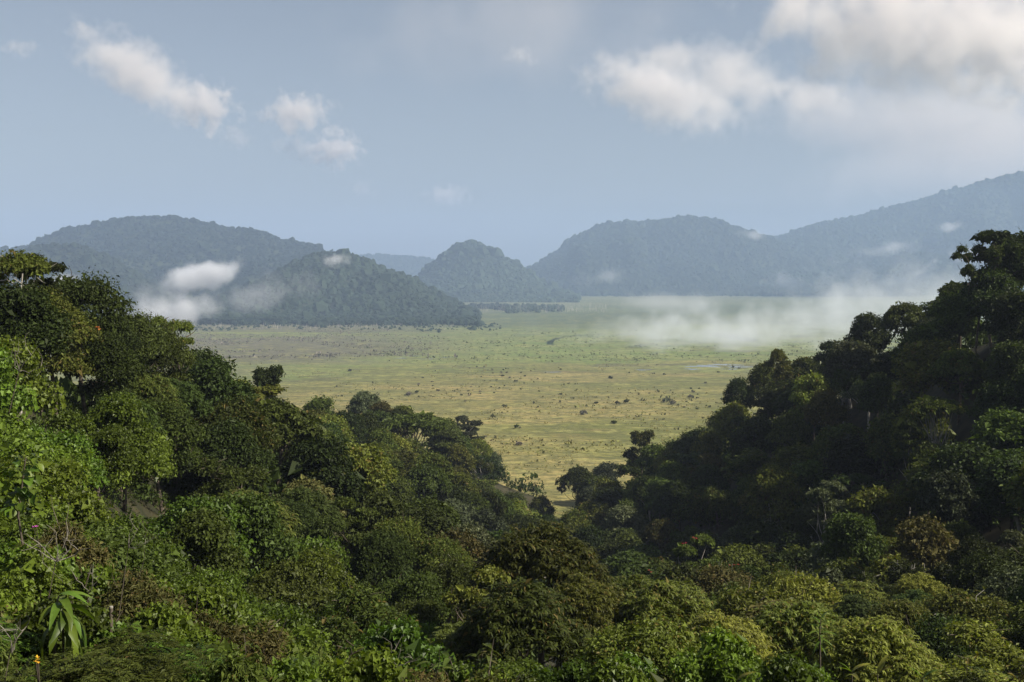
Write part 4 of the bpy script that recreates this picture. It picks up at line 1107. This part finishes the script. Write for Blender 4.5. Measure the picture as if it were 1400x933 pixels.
# drooping large-leaved shrub at the bottom edge
t, h = rooted("large_leaved_shrub", "shrub with large drooping dull green leaves and reddish shoots at the bottom edge", "shrub", 635, 892, 27)
b4 = leaf_blade("shrub_leaf", .42, .135, .7, 'mid'); b5 = leaf_blade("shrub_shoot", .36, .10, .5, 'brown')
for k in range(7):
    a = r4.uniform(0, 6.28); q = r4.uniform(.2, .75); tip = np.array([q * math.cos(a) * 1.2, q * math.sin(a) * .5 - .3, h + r4.uniform(-.45, .6)])
    stem(t, [(0, 0, -.3), (tip[0] * .3, 0, h * .5), tip * (.8, .8, 1) - (0, 0, .25), tip], .028, .010, 'bark')
    for j in range(8):
        put_leaf(t, b5 if (j == 0 and k % 2) else b4, tip - (0, 0, j * .05), a + j * 2.4 + r4.normal(0, .3), .45 - j * .16 + r4.normal(0, .1), r4.normal(0, .3), r4.uniform(.75, 1.15))
# upright yellow shoots at the bottom edge
b6 = leaf_blade("shoot_leaf", .55, .13, .45, 'gold'); b7 = leaf_blade("shoot_leaf_green", .52, .10, .4, 'big')
for px, py, d, n, lab, both in [(1165, 918, 34, 5, "yellow leaf shoots fanning out at the bottom edge", 1), (1200, 922, 34, 2, "single broad orange-yellow upright leaf at the bottom edge", 0), (1262, 926, 36, 5, "small yellow-green leaf shoot in the dark hollow", 2), (1008, 930, 32, 5, "bright green and rust leaf shoot at the bottom edge below the drooping tree", 1)]:
    t, h = rooted("leaf_shoot", lab, "plant", px, py, d); t['group'] = 'leaf shoots along the bottom edge'
    stem(t, [(0, 0, -.3), (.03, 0, h * .5), (0, 0, h)], .03, .015)
    for k in range(n):
        yaw = [-.2, 3.3, -.5, 2.7, -1.6][k] if n > 2 else [.4, -.5][k]
        me = b6 if (both == 0 or (both == 1 and k % 2 == 0)) else b7
        put_leaf(t, me, (0, 0, h - .02 * k), yaw, [.75, .55, .95, .9, .3][k] if n > 2 else 1.15 - .2 * k, .3, r4.uniform(.9, 1.25) * (1.15 if n == 2 else 1))
# tall sprout with a tuft of narrow leaves
t, h = rooted("tufted_sapling", "slender sapling with tufts of narrow yellow-green leaves standing before the bunched-leaf trees", "sapling", 1122, 862, 40)
stem(t, [(0, 0, -.3), (.05, 0, h * .5), (-.03, 0, h), (0, 0, h + .5)], .05, .015, 'bark')
b8 = leaf_blade("sapling_leaf", .55, .085, .6, 'big')
for k in range(26):
    a = k * 2.4; put_leaf(t, b8, (0, 0, h + .5 - .045 * k), a, .9 - .05 * k, r4.normal(0, .2), r4.uniform(.8, 1.2))
# sawn-off stump and thin pole
t, h = rooted("tree_stump", "sawn-off straight stump with a pale cut top beside the ginger clump", "stump", 152, 830, 20)
stem(t, [(-.12, 0, -.3), (-.06, 0, h * .5), (0, 0, h)], .042, .034, 'bark', "trunk")
V, T, c_ = tube([(0, 0, h - .02), (0, 0, h + .012), (0, 0, h + .02)], [.036, .035, .001], 8); obj("cut_top", mesh_np("cut_top", V, T, [M['pale_bark']]), t)
t, h = rooted("bare_pole", "thin reddish upright stick rising from the low bushes near the bottom edge", "stick", 324, 882, 24)
stem(t, [(.02, 0, -.3), (0, 0, h * .6), (.02, 0, h)], .022, .012, 'bark', "shaft")
stem(t, [(.01, 0, h * .75), (.12, 0, h * .87), (.17, 0, h * .95)], .012, .005, 'bark', "twig")
# bare twigs
for px, py, d, n, spread, lab in [(545, 905, 29, 6, .75, "fan of bare grey twigs beside the large-leaved shrub"), (80, 760, 23, 7, .9, "tangle of bare pale branches above the ginger clump"), (178, 742, 26, 4, .8, "long slanting dead branch across the near slope"),
                                  (28, 505, 55, 5, 2.0, "bare pale branches leaning on the upper left slope"), (125, 800, 22, 3, .6, "short broken dead branch over the sawn-off stump"), (20, 880, 15, 4, .6, "thin grey twigs crossing the low leaves by the yellow flowers")]:
    t, h = rooted("dead_branch", lab, "branch", px, py, d); t['group'] = 'dead branches on the near slope'
    rr = np.random.default_rng(int(px))
    stem(t, [(-1.3 * spread, .3, -.3), (-.35 * spread, 0, h * .7), (0, -.1, h)], .014 * spread + .006, .009 * spread, 'bark', "branch")
    for k in range(n):
        a = rr.uniform(-.9, .9) + (.5 if k % 2 else 0); e = np.array([math.sin(a) * spread, -rr.uniform(.1, .4), math.cos(a) * spread * .8])
        V, T, c_ = branch((0, -.1, h - .1), (e[0], e[1], h + e[2]), .008 * spread + .004, .003, .12, 6, rr, 5); obj("twig", mesh_np("twig", V, T, [M['grey_bark']]), t)
        mid_ = np.array([e[0] * .55, e[1] * .5, h + e[2] * .55])
        V, T, c_ = branch(mid_, mid_ + rr.normal(0, .3, 3) * spread + (0, 0, .15), .005 * spread + .003, .002, .14, 5, rr, 4); obj("twig", mesh_np("twig", V, T, [M['grey_bark']]), t)
# flowers
def flower(name, label, px, py, d, mat, n, L, heads, spread):
    t, h = rooted(name, label, "flower", px, py, d)
    me = leaf_blade(name + "_petal", L, L * .45, .3, mat, 5)
    for q in range(heads):
        c0 = np.array([r4.normal(0, spread), r4.normal(0, spread * .4), h + r4.normal(0, spread * .5)])
        stem(t, [(c0[0] * .4, .2, max(-.3, h - .7)), (c0[0] * .6, .05, h - .3 if h > 1 else h * .6), c0], .010, .005)
        for k in range(n): put_leaf(t, me, c0, k * 6.28 / n + q, r4.uniform(.2, .9), 0, r4.uniform(.8, 1.2), "petal")
flower("yellow_flower", "sprig of small golden-yellow flowers in the lower left corner", 46, 903, 14.5, 'yellow_petal', 6, .04, 5, .06)
flower("pink_flower", "single tiny pink-purple flower above the ginger clump", 51, 722, 24, 'pink_petal', 6, .07, 2, .03)
flower("orange_leaf_spray", "small spray of orange new leaves on the upper left slope", 133, 450, 76, 'orange_petal', 6, .20, 3, .12)
flower("red_flower_spike", "red flower spike on the white crooked limbs of the gully tree", 941, 742, 120, 'red_petal', 6, .22, 4, .6)
flower("red_flower_tuft", "small red flower tuft beside the crooked gully tree", 890, 783, 118, 'red_petal', 5, .18, 2, .3)
flower("red_flower_cluster", "red flower cluster over the bare-limbed white-barked tree", 1008, 772, 108, 'red_petal', 6, .18, 3, .4)
print("all", time.perf_counter() - T0)
